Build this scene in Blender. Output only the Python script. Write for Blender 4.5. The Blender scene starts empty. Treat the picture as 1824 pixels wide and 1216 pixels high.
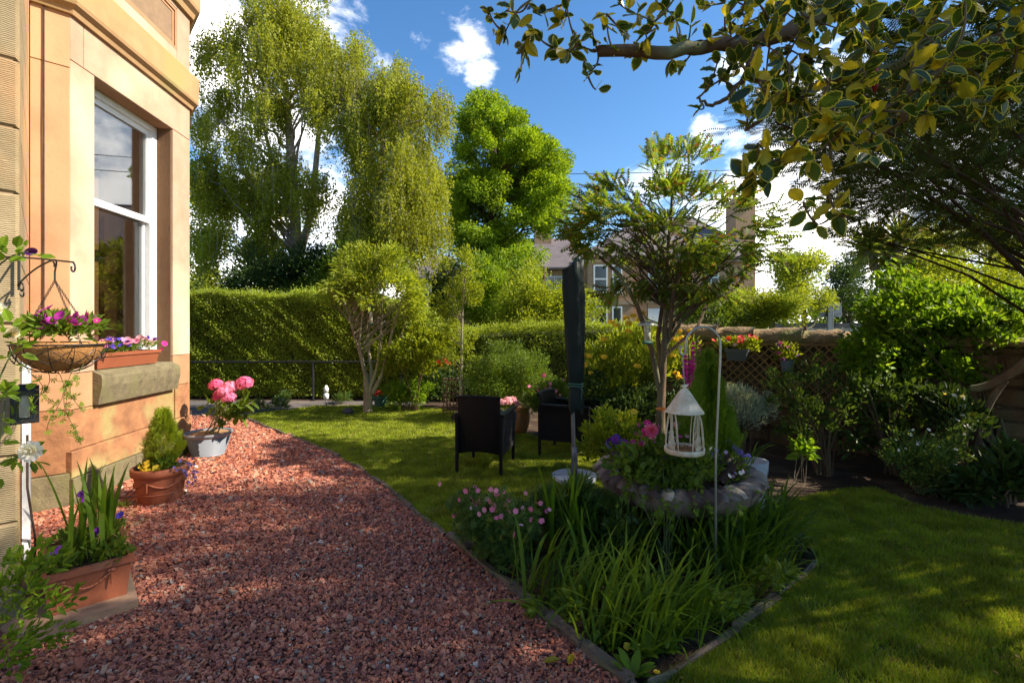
import bpy, math
import numpy as np
from mathutils import Vector, Matrix, Quaternion
from mathutils.geometry import tessellate_polygon
rng = np.random.default_rng(11)
S = bpy.context.scene
COL = S.collection
R = math.radians
# ------------------------------------------------------------------ camera, sky, sun, exposure
F, H, CX, HY = 861.0, 1.6, 912.0, 585.0
cam = bpy.data.cameras.new('camera')
cam.lens = 17.0; cam.sensor_width = 36.0; cam.shift_y = -0.0126; cam.clip_start = 0.05; cam.clip_end = 2000
co = bpy.data.objects.new('camera', cam); COL.objects.link(co)
co.location = (0, 0, H); co.rotation_euler = (R(90), 0, 0)
S.camera = co
SUN_EL, SUN_AZ = R(39), R(94)          # azimuth clockwise from +Y
W = bpy.data.worlds.new('World'); S.world = W; W.use_nodes = True
S.view_settings.view_transform = 'Standard'; S.view_settings.look = 'None'
S.view_settings.gamma = 1; S.view_settings.use_curve_mapping = False
S.view_settings.exposure = 2.05
S.cycles.max_bounces = 8; S.cycles.transparent_max_bounces = 8; S.cycles.diffuse_bounces = 4
S.cycles.use_adaptive_sampling = True
sun = bpy.data.lights.new('sun', 'SUN'); sun.energy = 2.75; sun.angle = R(0.6); sun.color = (1, .91, .77)
so = bpy.data.objects.new('sun', sun); COL.objects.link(so)
sd = Vector((math.sin(SUN_AZ)*math.cos(SUN_EL), math.cos(SUN_AZ)*math.cos(SUN_EL), math.sin(SUN_EL)))
so.rotation_euler = sd.to_track_quat('Z', 'Y').to_euler(); so.location = (30, 5, 30)

def world():
    nt = W.node_tree; N = nt.nodes; Lk = nt.links; N.clear()
    def nd(t, **k):
        n = N.new(t)
        for a, b in k.items(): setattr(n, a, b)
        return n
    out = nd('ShaderNodeOutputWorld'); bg = nd('ShaderNodeBackground'); bg.inputs[1].default_value = 0.15
    sky = nd('ShaderNodeTexSky'); sky.sky_type = 'NISHITA'; sky.sun_disc = False
    sky.sun_elevation = SUN_EL; sky.sun_rotation = SUN_AZ; sky.air_density = 1.0; sky.dust_density = 0.5; sky.ozone_density = 2.2
    tint = nd('ShaderNodeHueSaturation'); tint.inputs['Saturation'].default_value = 1.25; tint.inputs['Value'].default_value = .37
    Lk.new(sky.outputs[0], tint.inputs['Color'])
    tc = nd('ShaderNodeTexCoord')
    sep = nd('ShaderNodeSeparateXYZ'); Lk.new(tc.outputs['Generated'], sep.inputs[0])
    def M(op, a, b=None, c=None, clamp=False):
        m = nd('ShaderNodeMath'); m.operation = op; m.use_clamp = clamp
        for i, v in enumerate((a, b, c)):
            if v is None: continue
            if isinstance(v, (int, float)): m.inputs[i].default_value = v
            else: Lk.new(v, m.inputs[i])
        return m.outputs[0]
    n1 = nd('ShaderNodeTexNoise'); n1.inputs['Scale'].default_value = 7; n1.inputs['Detail'].default_value = 9; n1.inputs['Roughness'].default_value = .66
    n1.inputs['Distortion'].default_value = .25
    mp = nd('ShaderNodeMapping'); mp.inputs['Scale'].default_value = (1, 1, 1.7); mp.inputs['Location'].default_value = (.3, .1, .7)
    Lk.new(tc.outputs['Generated'], mp.inputs[0]); Lk.new(mp.outputs[0], n1.inputs['Vector'])
    total = neg = None
    # cloud banks of the day, as directions on the sky: (azimuth px, altitude px, softness in radians, weight)
    for (x, y, r, w) in [(455, 180, .36, .19), (345, 60, .12, .40), (590, 430, .30, .22), (380, 480, .20, .22), (826, 70, .085, .36), (755, 55, .05, .33), (856, 135, .05, .37), (790, 20, .04, .3),
                         (1420, 330, .26, .30), (1300, 440, .30, .20), (1560, 420, .3, .22), (1310, 110, .06, .26), (1262, 245, .06, .27), (1140, 335, .09, .25), (500, 590, .4, .16), (1750, 420, .4, .2), (960, 150, .42, -.2), (700, 100, .16, -.12), (1180, 150, .28, -.12)]:
        d = Vector(((x-CX)/F, 1, (HY-y)/F)).normalized()
        dp = nd('ShaderNodeVectorMath'); dp.operation = 'DOT_PRODUCT'; dp.inputs[1].default_value = d
        nv = nd('ShaderNodeVectorMath'); nv.operation = 'NORMALIZE'; Lk.new(tc.outputs['Generated'], nv.inputs[0]); Lk.new(nv.outputs[0], dp.inputs[0])
        mr = nd('ShaderNodeMapRange'); mr.interpolation_type = 'SMOOTHSTEP'
        Lk.new(dp.outputs['Value'], mr.inputs[0]); mr.inputs[1].default_value = math.cos(r); mr.inputs[2].default_value = math.cos(r*.15); mr.inputs[4].default_value = w
        if w < 0: neg = mr.outputs[0] if neg is None else M('MINIMUM', neg, mr.outputs[0])
        else: total = mr.outputs[0] if total is None else M('MAXIMUM', total, mr.outputs[0])
    total = M('ADD', total, neg)
    hz = nd('ShaderNodeMapRange'); Lk.new(sep.outputs[2], hz.inputs[0]); hz.inputs[1].default_value = .28; hz.inputs[2].default_value = 0; hz.inputs[3].default_value = 0; hz.inputs[4].default_value = .12
    base = M('ADD', n1.outputs[0], M('ADD', total, hz.outputs[0]))
    ms = nd('ShaderNodeMapRange'); ms.interpolation_type = 'SMOOTHSTEP'; Lk.new(base, ms.inputs[0]); ms.inputs[1].default_value = .55; ms.inputs[2].default_value = .92
    n2 = nd('ShaderNodeTexNoise'); n2.inputs['Scale'].default_value = 9; n2.inputs['Detail'].default_value = 5; Lk.new(mp.outputs[0], n2.inputs['Vector'])
    cr = nd('ShaderNodeMix'); cr.data_type = 'RGBA'; Lk.new(n2.outputs[0], cr.inputs[0])
    cr.inputs[6].default_value = (4.3, 4.2, 4.1, 1); cr.inputs[7].default_value = (8.4, 7.9, 7.2, 1)
    mx = nd('ShaderNodeMix'); mx.data_type = 'RGBA'; Lk.new(ms.outputs[0], mx.inputs[0]); Lk.new(tint.outputs[0], mx.inputs[6]); Lk.new(cr.outputs[2], mx.inputs[7])
    Lk.new(mx.outputs[2], bg.inputs[0]); Lk.new(bg.outputs[0], out.inputs[0])
world()

# ------------------------------------------------------------------ helpers
def P(x, y, D): return np.array([(x-CX)*D/F, D, H-(y-HY)*D/F])
def G(x, y, z=0.0):
    D = F*(H-z)/(y-HY); return np.array([(x-CX)*D/F, D, z])
def unit(a): return a/np.maximum(np.linalg.norm(a, axis=-1, keepdims=True), 1e-9)
def ball(n, p=.5):
    return unit(rng.normal(size=(n, 3)))*(rng.random((n, 1))**p)

def wpos(o):
    w = np.zeros(3)
    while o is not None: w = w+np.array(o.location); o = o.parent
    return w
class MB:
    def __init__(s): s.v = []; s.f = []; s.n = 0
    def add(s, v, f, m=0):
        v = np.asarray(v, float).reshape(-1, 3); s.v.append(v)
        fs = f if isinstance(f, list) and len(f) and isinstance(f[0], np.ndarray) and f[0].ndim == 2 else None
        if fs is None:
            by = {}
            for q in f: by.setdefault(len(q), []).append(q)
            fs = [np.array(q) for q in by.values()]
        for q in fs: s.f.append((q+s.n, m))
        s.n += len(v)
    def box(s, c, d, rz=0, m=0, taper=0):
        x, y, z = np.array(d)/2
        v = np.array([(a*x*(1-(taper if k > 0 else 0)), b*y*(1-(taper if k > 0 else 0)), k*z) for k in (-1, 1) for b in (-1, 1) for a in (-1, 1)])
        ca, sa = math.cos(rz), math.sin(rz)
        v = v@np.array([[ca, sa, 0], [-sa, ca, 0], [0, 0, 1]])+np.array(c)
        s.add(v, [(0, 2, 3, 1), (4, 5, 7, 6), (0, 1, 5, 4), (2, 6, 7, 3), (0, 4, 6, 2), (1, 3, 7, 5)], m)
    def lbox(s, o, u, n, u0, u1, z0, z1, d0, d1, m=0, jit=0, ch=0):
        """box in a wall's own frame: u along, n outward; ch chamfers the outer face"""
        o, u, n = (np.append(np.array(q, float)[:2], 0) for q in (o, u, n)); zz = np.array([0, 0, 1.])
        pts = []
        for d, c in ((d0, 0), (d1-ch, 0), (d1, ch)):
            for a, z in ((u0+c, z0+c), (u1-c, z0+c), (u1-c, z1-c), (u0+c, z1-c)):
                pts.append(o+u*a+n*d+zz*z)
        pts = np.array(pts)
        if jit: pts += rng.normal(size=pts.shape)*jit
        f = [(0, 3, 2, 1), (8, 9, 10, 11)]
        for k in (0, 4):
            for i in range(4): f.append((k+i, k+(i+1) % 4, k+4+(i+1) % 4, k+4+i))
        s.add(pts, f, m)
    def tube(s, pts, rad, n=6, m=0, cap=True):
        pts = np.asarray(pts, float); k = len(pts)
        rad = np.full(k, rad, float) if np.isscalar(rad) else np.asarray(rad, float)
        t = np.gradient(pts, axis=0); t = unit(t)
        ref = np.array([.13, .97, .2]) if abs(t[:, 2]).mean() > .6 else np.array([.05, .03, 1.])
        b = unit(np.cross(t, ref)); c = np.cross(t, b)
        a = np.arange(n)*2*np.pi/n
        v = pts[:, None]+rad[:, None, None]*(np.cos(a)[None, :, None]*b[:, None]+np.sin(a)[None, :, None]*c[:, None])
        i = np.arange(k-1)[:, None]*n; j = np.arange(n)[None]; j2 = (j+1) % n
        q = np.stack([i+j, i+j2, i+n+j2, i+n+j], -1).reshape(-1, 4)
        f = [q]
        if cap and n > 2: f += [np.array([list(range(n))[::-1]]), np.array([[(k-1)*n+x for x in range(n)]])]
        s.add(v.reshape(-1, 3), f, m)
    def lathe(s, prof, n=24, c=(0, 0, 0), m=0, flute=0, nf=0, sq=0):
        pr = np.array(prof, float); k = len(pr); a = np.arange(n)*2*np.pi/n
        rr = 1+(flute*np.cos(a*nf) if nf else 0*a)
        v = np.stack([pr[:, 0, None]*np.cos(a)*rr, pr[:, 0, None]*np.sin(a)*rr, np.repeat(pr[:, 1, None], n, 1)], -1)+np.array(c)
        i = np.arange(k-1)[:, None]*n; j = np.arange(n)[None]; j2 = (j+1) % n
        s.add(v.reshape(-1, 3), [np.stack([i+j, i+j2, i+n+j2, i+n+j], -1).reshape(-1, 4)], m)
    def inst(s, T, Pn, A, Nn, L, Wd, m=0):
        """copies of a leaf template (u,v,w) at points"""
        tv, tf = T; n = len(Pn)
        if n == 0: return
        L = np.broadcast_to(L, n)[:, None, None]; Wd = np.broadcast_to(Wd, n)[:, None, None]
        A = unit(A); B = unit(np.cross(A, Nn)); N2 = np.cross(B, A)
        v = Pn[:, None]+A[:, None]*tv[None, :, 0, None]*L+B[:, None]*tv[None, :, 1, None]*Wd+N2[:, None]*tv[None, :, 2, None]*L
        k = len(tv); off = np.arange(n)[:, None, None]*k
        base = s.n; s.v.append(v.reshape(-1, 3)); s.n += n*k
        for fa, mi in tf:
            q = (fa[None]+off).reshape(-1, fa.shape[1]); s.f.append((q+base, m+mi))
    def mesh(s, name, mats, smooth=False):
        me = bpy.data.meshes.new(name)
        V = np.concatenate(s.v); me.vertices.add(len(V)); me.vertices.foreach_set('co', V.astype(np.float32).ravel())
        li = np.concatenate([q.ravel() for q, _ in s.f]); tot = np.concatenate([np.full(len(q), q.shape[1]) for q, _ in s.f])
        mi = np.concatenate([np.full(len(q), m) for q, m in s.f])
        me.loops.add(len(li)); me.loops.foreach_set('vertex_index', li.astype(np.int32))
        me.polygons.add(len(tot)); st = np.concatenate([[0], np.cumsum(tot)[:-1]])
        me.polygons.foreach_set('loop_start', st.astype(np.int32))
        me.polygons.foreach_set('material_index', mi.astype(np.int32))
        me.polygons.foreach_set('use_smooth', np.full(len(tot), bool(smooth)))
        for m in (mats if isinstance(mats, (list, tuple)) else [mats]): me.materials.append(m)
        me.update(calc_edges=True)
        return me
    def obj(s, name, mats, parent=None, smooth=False, at=None):
        """link as one object; vertices are world coordinates, origin moved to 'at' or to the parent's place"""
        o0 = np.zeros(3) if at is None else np.array(at, float)
        if parent is not None: o0 = wpos(parent)
        s.v = [v-o0 for v in s.v]
        o = bpy.data.objects.new(name, s.mesh(name, mats, smooth)); COL.objects.link(o)
        if parent is not None: o.parent = parent
        else: o.location = o0
        return o

def tag(o, label=None, cat=None, group=None, kind=None):
    if label: o['label'] = label
    if cat: o['category'] = cat
    if group: o['group'] = group
    if kind: o['kind'] = kind
    return o
def thing(name, label, cat, loc, group=None):
    o = bpy.data.objects.new(name, None); COL.objects.link(o); o.location = [float(q) for q in loc]; o.empty_display_size = .1
    o.matrix_world = Matrix.Translation(o.location)
    return tag(o, label, cat, group)
def put(me, name, root, loc, d=(0, 0, 1), sc=1.0, spin=None, label=None):
    """a part sharing mesh data, at a world position"""
    o = bpy.data.objects.new(name, me); COL.objects.link(o); o.parent = root
    rp = wpos(root)
    o.location = [float(q) for q in np.array(loc)-rp]
    q = Vector([float(z) for z in d]).to_track_quat('Z', 'Y')
    q = q @ Quaternion((0, 0, 1), rng.random()*6.283 if spin is None else spin)
    o.rotation_mode = 'QUATERNION'; o.rotation_quaternion = q
    o.scale = (sc, sc, sc) if np.isscalar(sc) else sc
    if label: o['label'] = label
    return o

# ------------------------------------------------------------------ materials
def nt_new(name):
    m = bpy.data.materials.new(name); m.use_nodes = True; nt = m.node_tree; nt.nodes.clear()
    return m, nt
def c4(c): return (c[0], c[1], c[2], 1)
def mat(name, c1, c2=None, scale=6, rough=.8, bump=0, bscale=None, metal=0, spec=.3, c3=None, s3=1.2, t3=(.5, .65), stretch=(1, 1, 1), detail=6, isl=0, dist=.01, wave=None, objr=0):
    m, nt = nt_new(name); N = nt.nodes; L = nt.links
    out = N.new('ShaderNodeOutputMaterial'); b = N.new('ShaderNodeBsdfPrincipled'); L.new(b.outputs[0], out.inputs[0])
    b.inputs['Roughness'].default_value = rough; b.inputs['Metallic'].default_value = metal; b.inputs['Specular IOR Level'].default_value = spec
    tc = N.new('ShaderNodeTexCoord'); mp = N.new('ShaderNodeMapping'); mp.inputs['Scale'].default_value = stretch
    gm = N.new('ShaderNodeNewGeometry'); L.new(gm.outputs['Position'], mp.inputs[0])
    if c2 is None: c2 = tuple(q*.75 for q in c1)
    no = N.new('ShaderNodeTexNoise'); no.inputs['Scale'].default_value = scale; no.inputs['Detail'].default_value = detail; no.inputs['Roughness'].default_value = .6
    L.new(mp.outputs[0], no.inputs['Vector'])
    ra = N.new('ShaderNodeValToRGB'); ra.color_ramp.elements[0].position = .3; ra.color_ramp.elements[1].position = .7
    ra.color_ramp.elements[0].color = c4(c2); ra.color_ramp.elements[1].color = c4(c1); L.new(no.outputs[0], ra.inputs[0])
    col = ra.outputs[0]
    if c3 is not None:
        n3 = N.new('ShaderNodeTexNoise'); n3.inputs['Scale'].default_value = s3; n3.inputs['Detail'].default_value = 7; L.new(mp.outputs[0], n3.inputs['Vector'])
        mr = N.new('ShaderNodeMapRange'); mr.inputs[1].default_value = t3[0]; mr.inputs[2].default_value = t3[1]; L.new(n3.outputs[0], mr.inputs[0])
        mx = N.new('ShaderNodeMix'); mx.data_type = 'RGBA'; L.new(mr.outputs[0], mx.inputs[0]); L.new(col, mx.inputs[6]); mx.inputs[7].default_value = c4(c3); col = mx.outputs[2]
    if isl or objr:
        hs = N.new('ShaderNodeHueSaturation'); mr = N.new('ShaderNodeMapRange'); k = isl or objr
        if isl: L.new(gm.outputs['Random Per Island'], mr.inputs[0])
        else:
            oi = N.new('ShaderNodeObjectInfo'); L.new(oi.outputs['Random'], mr.inputs[0])
        mr.inputs[3].default_value = 1-k; mr.inputs[4].default_value = 1+k; L.new(mr.outputs[0], hs.inputs['Value']); L.new(col, hs.inputs['Color']); col = hs.outputs[0]
    L.new(col, b.inputs['Base Color'])
    if bump:
        nb = N.new('ShaderNodeTexNoise'); nb.inputs['Scale'].default_value = bscale or scale*4; nb.inputs['Detail'].default_value = 8; L.new(mp.outputs[0], nb.inputs['Vector'])
        h = nb.outputs[0]
        if wave:
            wv = N.new('ShaderNodeTexWave'); wv.bands_direction = wave[0]; wv.inputs['Scale'].default_value = wave[1]; wv.inputs['Distortion'].default_value = wave[2]; wv.inputs['Detail'].default_value = 2
            L.new(mp.outputs[0], wv.inputs['Vector']); ad = N.new('ShaderNodeMath'); ad.operation = 'ADD'; L.new(wv.outputs[1], ad.inputs[0]); L.new(h, ad.inputs[1]); h = ad.outputs[0]
        bu = N.new('ShaderNodeBump'); bu.inputs['Strength'].default_value = bump; bu.inputs['Distance'].default_value = dist; L.new(h, bu.inputs['Height']); L.new(bu.outputs[0], b.inputs['Normal'])
    return m
def leafm(name, c1, c2, trans=.35, rough=.5, spec=.22, c3=None, p3=.9, obj=False, var=.3, nscale=1.5, tmul=1.5, vein=False):
    m, nt = nt_new(name); N = nt.nodes; L = nt.links
    out = N.new('ShaderNodeOutputMaterial'); b = N.new('ShaderNodeBsdfPrincipled'); b.inputs['Roughness'].default_value = rough; b.inputs['Specular IOR Level'].default_value = spec
    gm = N.new('ShaderNodeNewGeometry'); rnd = gm.outputs['Random Per Island']
    if obj: oi = N.new('ShaderNodeObjectInfo'); rnd = oi.outputs['Random']
    ra = N.new('ShaderNodeValToRGB'); e = ra.color_ramp.elements; e[0].position = 0; e[0].color = c4(c1); e[1].position = .85 if c3 else 1; e[1].color = c4(c2)
    if c3: q = e.new(p3); q.color = c4(c3)
    L.new(rnd, ra.inputs[0])
    no = N.new('ShaderNodeTexNoise'); no.inputs['Scale'].default_value = nscale; no.inputs['Detail'].default_value = 3; L.new(gm.outputs['Position'], no.inputs['Vector'])
    mr = N.new('ShaderNodeMapRange'); mr.inputs[1].default_value = .3; mr.inputs[2].default_value = .7; mr.inputs[3].default_value = 1-var; mr.inputs[4].default_value = 1+var; L.new(no.outputs[0], mr.inputs[0])
    hs = N.new('ShaderNodeHueSaturation'); L.new(mr.outputs[0], hs.inputs['Value']); L.new(ra.outputs[0], hs.inputs['Color'])
    L.new(hs.outputs[0], b.inputs['Base Color'])
    tr = N.new('ShaderNodeBsdfTranslucent'); vm = N.new('ShaderNodeVectorMath'); vm.operation = 'MULTIPLY'; vm.inputs[1].default_value = (tmul*1.15, tmul*1.05, tmul*.45)
    L.new(hs.outputs[0], vm.inputs[0]); L.new(vm.outputs[0], tr.inputs[0])
    mx = N.new('ShaderNodeMixShader'); mx.inputs[0].default_value = trans; L.new(b.outputs[0], mx.inputs[1]); L.new(tr.outputs[0], mx.inputs[2]); L.new(mx.outputs[0], out.inputs[0])
    return m

M = {}
M['sand'] = mat('sandstone_face', (.44, .285, .19), (.35, .215, .135), 4.2, .85, .5, 30, c3=(.53, .40, .27), s3=.7, t3=(.45, .62), objr=.05, dist=.004)
M['sand2'] = mat('sandstone_orange_and_offsun', (.43, .23, .12), (.33, .165, .08), 3.5, .85, .5, 30, c3=(.46, .28, .145), s3=.8, objr=.05, dist=.004)  # orange stone; on the canted face its tone paints in weaker sun
M['sandlow'] = mat('sandstone_weathered', (.36, .17, .075), (.19, .085, .04), 6, .9, .9, 16, c3=(.30, .23, .09), s3=1.6, t3=(.5, .6), objr=.12, dist=.01)
M['sandgrey'] = mat('sandstone_mossy', (.19, .155, .085), (.10, .08, .045), 14, .9, .7, 60, c3=(.15, .135, .06), s3=5, t3=(.5, .7), dist=.008)
M['sandtool'] = mat('tooled_stone', (.33, .25, .14), (.25, .185, .095), 6, .9, .55, 30, wave=('Z', 30, 4), objr=.12, dist=.006, c3=(.46, .24, .1), s3=.9)
M['cornice'] = mat('cornice_stone', (.41, .255, .12), (.33, .19, .085), 4, .85, .3, 40, c3=(.29, .24, .09), s3=1.3, t3=(.45, .65), dist=.005)
M['joint'] = mat('mortar', (.26, .17, .10), None, 10, .95)
M['white'] = mat('white_paint', (.80, .80, .78), (.74, .74, .72), 8, .45, .15, 60, dist=.001, spec=.4)
M['brownwood'] = mat('varnished_wood', (.20, .09, .035), (.11, .05, .02), 4, .35, .2, 30, stretch=(1, 1, .1), dist=.002)
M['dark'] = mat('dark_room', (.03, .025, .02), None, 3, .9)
M['black'] = mat('black_metal', (.012, .012, .013), (.02, .02, .02), 20, .45, .3, 80, spec=.4, dist=.001)
M['rattan'] = mat('dark_rattan', (.006, .005, .0045), (.011, .008, .0065), 60, .5, .9, 120, wave=('Z', 60, .3), spec=.22, dist=.004)
M['rattan2'] = mat('dark_rattan_back', (.005, .0045, .0045), (.010, .0075, .0065), 60, .5, .9, 120, wave=('X', 38, .2), spec=.2, dist=.004)
M['terra'] = mat('terracotta', (.34, .10, .045), (.23, .065, .03), 5, .6, .3, 60, c3=(.30, .13, .075), s3=4, t3=(.55, .7), dist=.002, spec=.35)
M['terrared'] = mat('brown_plastic', (.27, .085, .04), (.22, .065, .03), 3, .42, .1, 60, dist=.001, spec=.4)
M['greypot'] = mat('grey_plastic', (.20, .21, .235), (.17, .18, .20), 3, .45, .1, 60, dist=.001, spec=.4)
M['gunpot'] = mat('slate_plastic', (.10, .115, .11), (.08, .09, .09), 3, .5, .1, 60, dist=.001)
M['bluepot'] = mat('pale_blue_pot', (.20, .26, .30), (.16, .2, .24), 3, .5, .1, 60, dist=.001)
M['cream'] = mat('cream_metal', (.66, .60, .48), (.44, .36, .24), 22, .55, .3, 60, dist=.001)
M['galv'] = mat('galvanised_rod', (.42, .42, .38), (.30, .30, .27), 30, .4, .2, 90, metal=.6, dist=.001)
M['seed'] = mat('bird_seed', (.45, .26, .12), (.28, .14, .06), 120, .9, .9, 200)
M['coir'] = mat('coir_liner', (.50, .25, .08), (.30, .13, .04), 60, .95, .9, 120, stretch=(1, 1, 2), dist=.006)
M['compost'] = mat('compost', (.05, .03, .018), (.02, .012, .008), 60, .95, .9, 90)
M['soil'] = mat('garden_soil', (.075, .042, .025), (.03, .018, .011), 26, .95, .9, 50, c3=(.11, .075, .045), s3=2.5, dist=.03)
M['tarmac'] = mat('tarmac', (.12, .105, .10), (.085, .075, .07), 60, .9, .6, 120, c3=(.15, .12, .10), s3=1.2)
M['gravelbase'] = mat('gravel_bed', (.20, .07, .05), (.08, .03, .025), 90, .95, .9, 90, dist=.01)
M['turf'] = mat('turf', (.11, .125, .008), (.07, .08, .007), 30, .95, .9, 120, c3=(.10, .065, .035), s3=4.5, t3=(.54, .64), dist=.02)
M['farland'] = mat('distant_ground', (.05, .075, .02), (.04, .06, .02), .4, .95)
M['road'] = mat('road', (.10, .10, .10), None, 4, .9)
M['hedgecore'] = mat('hedge_twigs', (.055, .065, .018), (.03, .035, .012), 30, .95, .8, 60)
M['bark'] = mat('bark', (.16, .10, .06), (.07, .045, .03), 14, .9, .9, 30, stretch=(1, 1, .25), c3=(.17, .17, .09), s3=3, dist=.01)
M['barkpale'] = mat('pale_bark', (.30, .24, .16), (.15, .11, .07), 12, .9, .8, 30, stretch=(1, 1, .3), c3=(.24, .25, .13), s3=3, dist=.01)
M['birch'] = mat('birch_bark', (.46, .40, .33), (.20, .15, .11), 5, .8, .5, 20, stretch=(1, 1, 3), dist=.02)
M['barkdark'] = mat('dark_bark', (.075, .045, .032), (.035, .02, .015), 10, .9, .8, 30, dist=.01)
M['stem'] = mat('green_stem', (.10, .13, .04), (.07, .09, .03), 10, .7)
M['wallstone'] = mat('garden_wall_stone', (.15, .09, .045), (.07, .04, .022), 6, .95, .9, 22, c3=(.09, .075, .04), s3=2.2, t3=(.5, .62), objr=.25, dist=.02)
M['coping'] = mat('mossy_coping', (.30, .20, .10), (.17, .11, .055), 16, .95, 1, 26, c3=(.16, .15, .05), s3=4, t3=(.48, .6), objr=.1, dist=.03)
M['edge'] = mat('edging_stone', (.17, .125, .09), (.09, .065, .05), 16, .9, .8, 40, c3=(.10, .10, .05), s3=5, objr=.25, dist=.01)
M['basin'] = mat('cast_stone', (.30, .25, .20), (.13, .095, .075), 9, .9, .7, 50, c3=(.075, .05, .042), s3=4.5, t3=(.46, .56), dist=.01)
M['basinpale'] = mat('cast_stone_worn', (.36, .30, .23), (.17, .13, .10), 16, .9, .6, 60, c3=(.12, .09, .07), s3=9, t3=(.54, .64), dist=.006)
M['trellis'] = mat('trellis_wood', (.30, .18, .06), (.19, .11, .04), 18, .8, .4, 60, stretch=(1, 1, 1), objr=.2, dist=.003)
M['cover'] = mat('parasol_cover', (.007, .013, .012), (.010, .018, .016), 9, .5, .7, 14, spec=.15, stretch=(1, 1, .35), dist=.02)
M['rope'] = mat('green_cord', (.05, .14, .10), (.03, .08, .06), 60, .7)
M['alu'] = mat('grey_pole', (.20, .20, .21), (.15, .15, .16), 30, .4, metal=.5)
M['conc'] = mat('pale_concrete', (.42, .44, .47), (.32, .34, .36), 20, .8, .3, 60)
M['slab'] = mat('sandstone_slab', (.34, .20, .12), (.25, .15, .09), 9, .9, .5, 50, c3=(.26, .20, .12), s3=4, dist=.004)
M['glazed'] = mat('orange_glaze', (.45, .13, .03), (.35, .22, .09), 5, .25, spec=.6)
M['farstone'] = mat('far_sandstone', (.50, .31, .175), (.40, .245, .13), 3, .9, c3=(.34, .21, .12), s3=.35, t3=(.48, .56), stretch=(1, 1, 2.2))
M['fartrim'] = mat('far_trim', (.40, .28, .17), (.33, .23, .14), 4, .9)
M['farbrick'] = mat('far_brick', (.33, .19, .12), (.25, .13, .08), 4, .9)
M['slate'] = mat('slate_roof', (.16, .13, .13), (.10, .085, .085), 1.3, .7, .5, 6, stretch=(1.2, 1.2, 4), dist=.03)
M['winglass'] = mat('far_glass', (.05, .06, .07), (.02, .025, .03), .8, .08, spec=.8)
M['signback'] = mat('sign_back', (.25, .26, .27), None, 4, .5, metal=.4)
M['redpost'] = mat('rust_post', (.34, .10, .05), None, 4, .7)
M['paleband'] = mat('pale_render', (.46, .43, .38), None, 2, .9)
M['wirem'] = mat('wire_black', (.03, .03, .035), None, 4, .6)
M['pebble'] = mat('dark_pebble', (.06, .06, .065), None, 14, .8, .5)
M['brownwick'] = mat('wicker', (.16, .09, .05), (.09, .05, .03), 50, .8, .8, 80)
# gravel stones: colour by stone
def gravelm():
    m, nt = nt_new('red_gravel'); N = nt.nodes; L = nt.links
    out = N.new('ShaderNodeOutputMaterial'); b = N.new('ShaderNodeBsdfPrincipled'); L.new(b.outputs[0], out.inputs[0]); b.inputs['Roughness'].default_value = .75; b.inputs['Specular IOR Level'].default_value = .3
    g = N.new('ShaderNodeNewGeometry'); ra = N.new('ShaderNodeValToRGB'); L.new(g.outputs['Random Per Island'], ra.inputs[0]); ra.color_ramp.interpolation = 'CONSTANT'
    cs = [(0, (.41, .145, .085)), (.16, (.33, .105, .060)), (.32, (.48, .20, .12)), (.45, (.24, .08, .058)), (.58, (.44, .165, .085)), (.70, (.35, .135, .095)), (.80, (.17, .06, .048)), (.88, (.40, .22, .14)),
          (.94, (.20, .15, .12)), (.965, (.40, .31, .22)), (.983, (.50, .43, .35)), (.99, (.09, .075, .075))]
    e = ra.color_ramp.elements; e[0].color = c4(cs[0][1]); e[1].position = cs[1][0]; e[1].color = c4(cs[1][1])
    for p, c in cs[2:]: q = e.new(p); q.color = c4(c)
    n = N.new('ShaderNodeTexNoise'); n.inputs['Scale'].default_value = 120; L.new(g.outputs['Position'], n.inputs['Vector'])
    hs = N.new('ShaderNodeHueSaturation'); mr = N.new('ShaderNodeMapRange'); mr.inputs[3].default_value = .7; mr.inputs[4].default_value = 1.3; L.new(n.outputs[0], mr.inputs[0]); L.new(mr.outputs[0], hs.inputs['Value'])
    L.new(ra.outputs[0], hs.inputs['Color']); L.new(hs.outputs[0], b.inputs['Base Color']); return m
M['gravel'] = gravelm()
def glassm():
    m, nt = nt_new('window_glass'); N = nt.nodes; L = nt.links
    out = N.new('ShaderNodeOutputMaterial'); t = N.new('ShaderNodeBsdfTransparent'); t.inputs[0].default_value = (.85, .88, .88, 1); g = N.new('ShaderNodeBsdfGlossy'); g.inputs['Roughness'].default_value = .01; g.inputs[0].default_value = (.95, .97, 1, 1)
    lw = N.new('ShaderNodeLayerWeight'); lw.inputs[0].default_value = .5; pw_ = N.new('ShaderNodeMath'); pw_.operation = 'POWER'; pw_.inputs[1].default_value = 3; L.new(lw.outputs['Facing'], pw_.inputs[0]); mu = N.new('ShaderNodeMath'); mu.operation = 'MULTIPLY_ADD'; mu.inputs[1].default_value = .7; mu.inputs[2].default_value = .05; mu.use_clamp = True
    L.new(pw_.outputs[0], mu.inputs[0]); mx = N.new('ShaderNodeMixShader'); L.new(mu.outputs[0], mx.inputs[0]); L.new(t.outputs[0], mx.inputs[1]); L.new(g.outputs[0], mx.inputs[2]); L.new(mx.outputs[0], out.inputs[0]); return m
M['glass'] = glassm()
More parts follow.
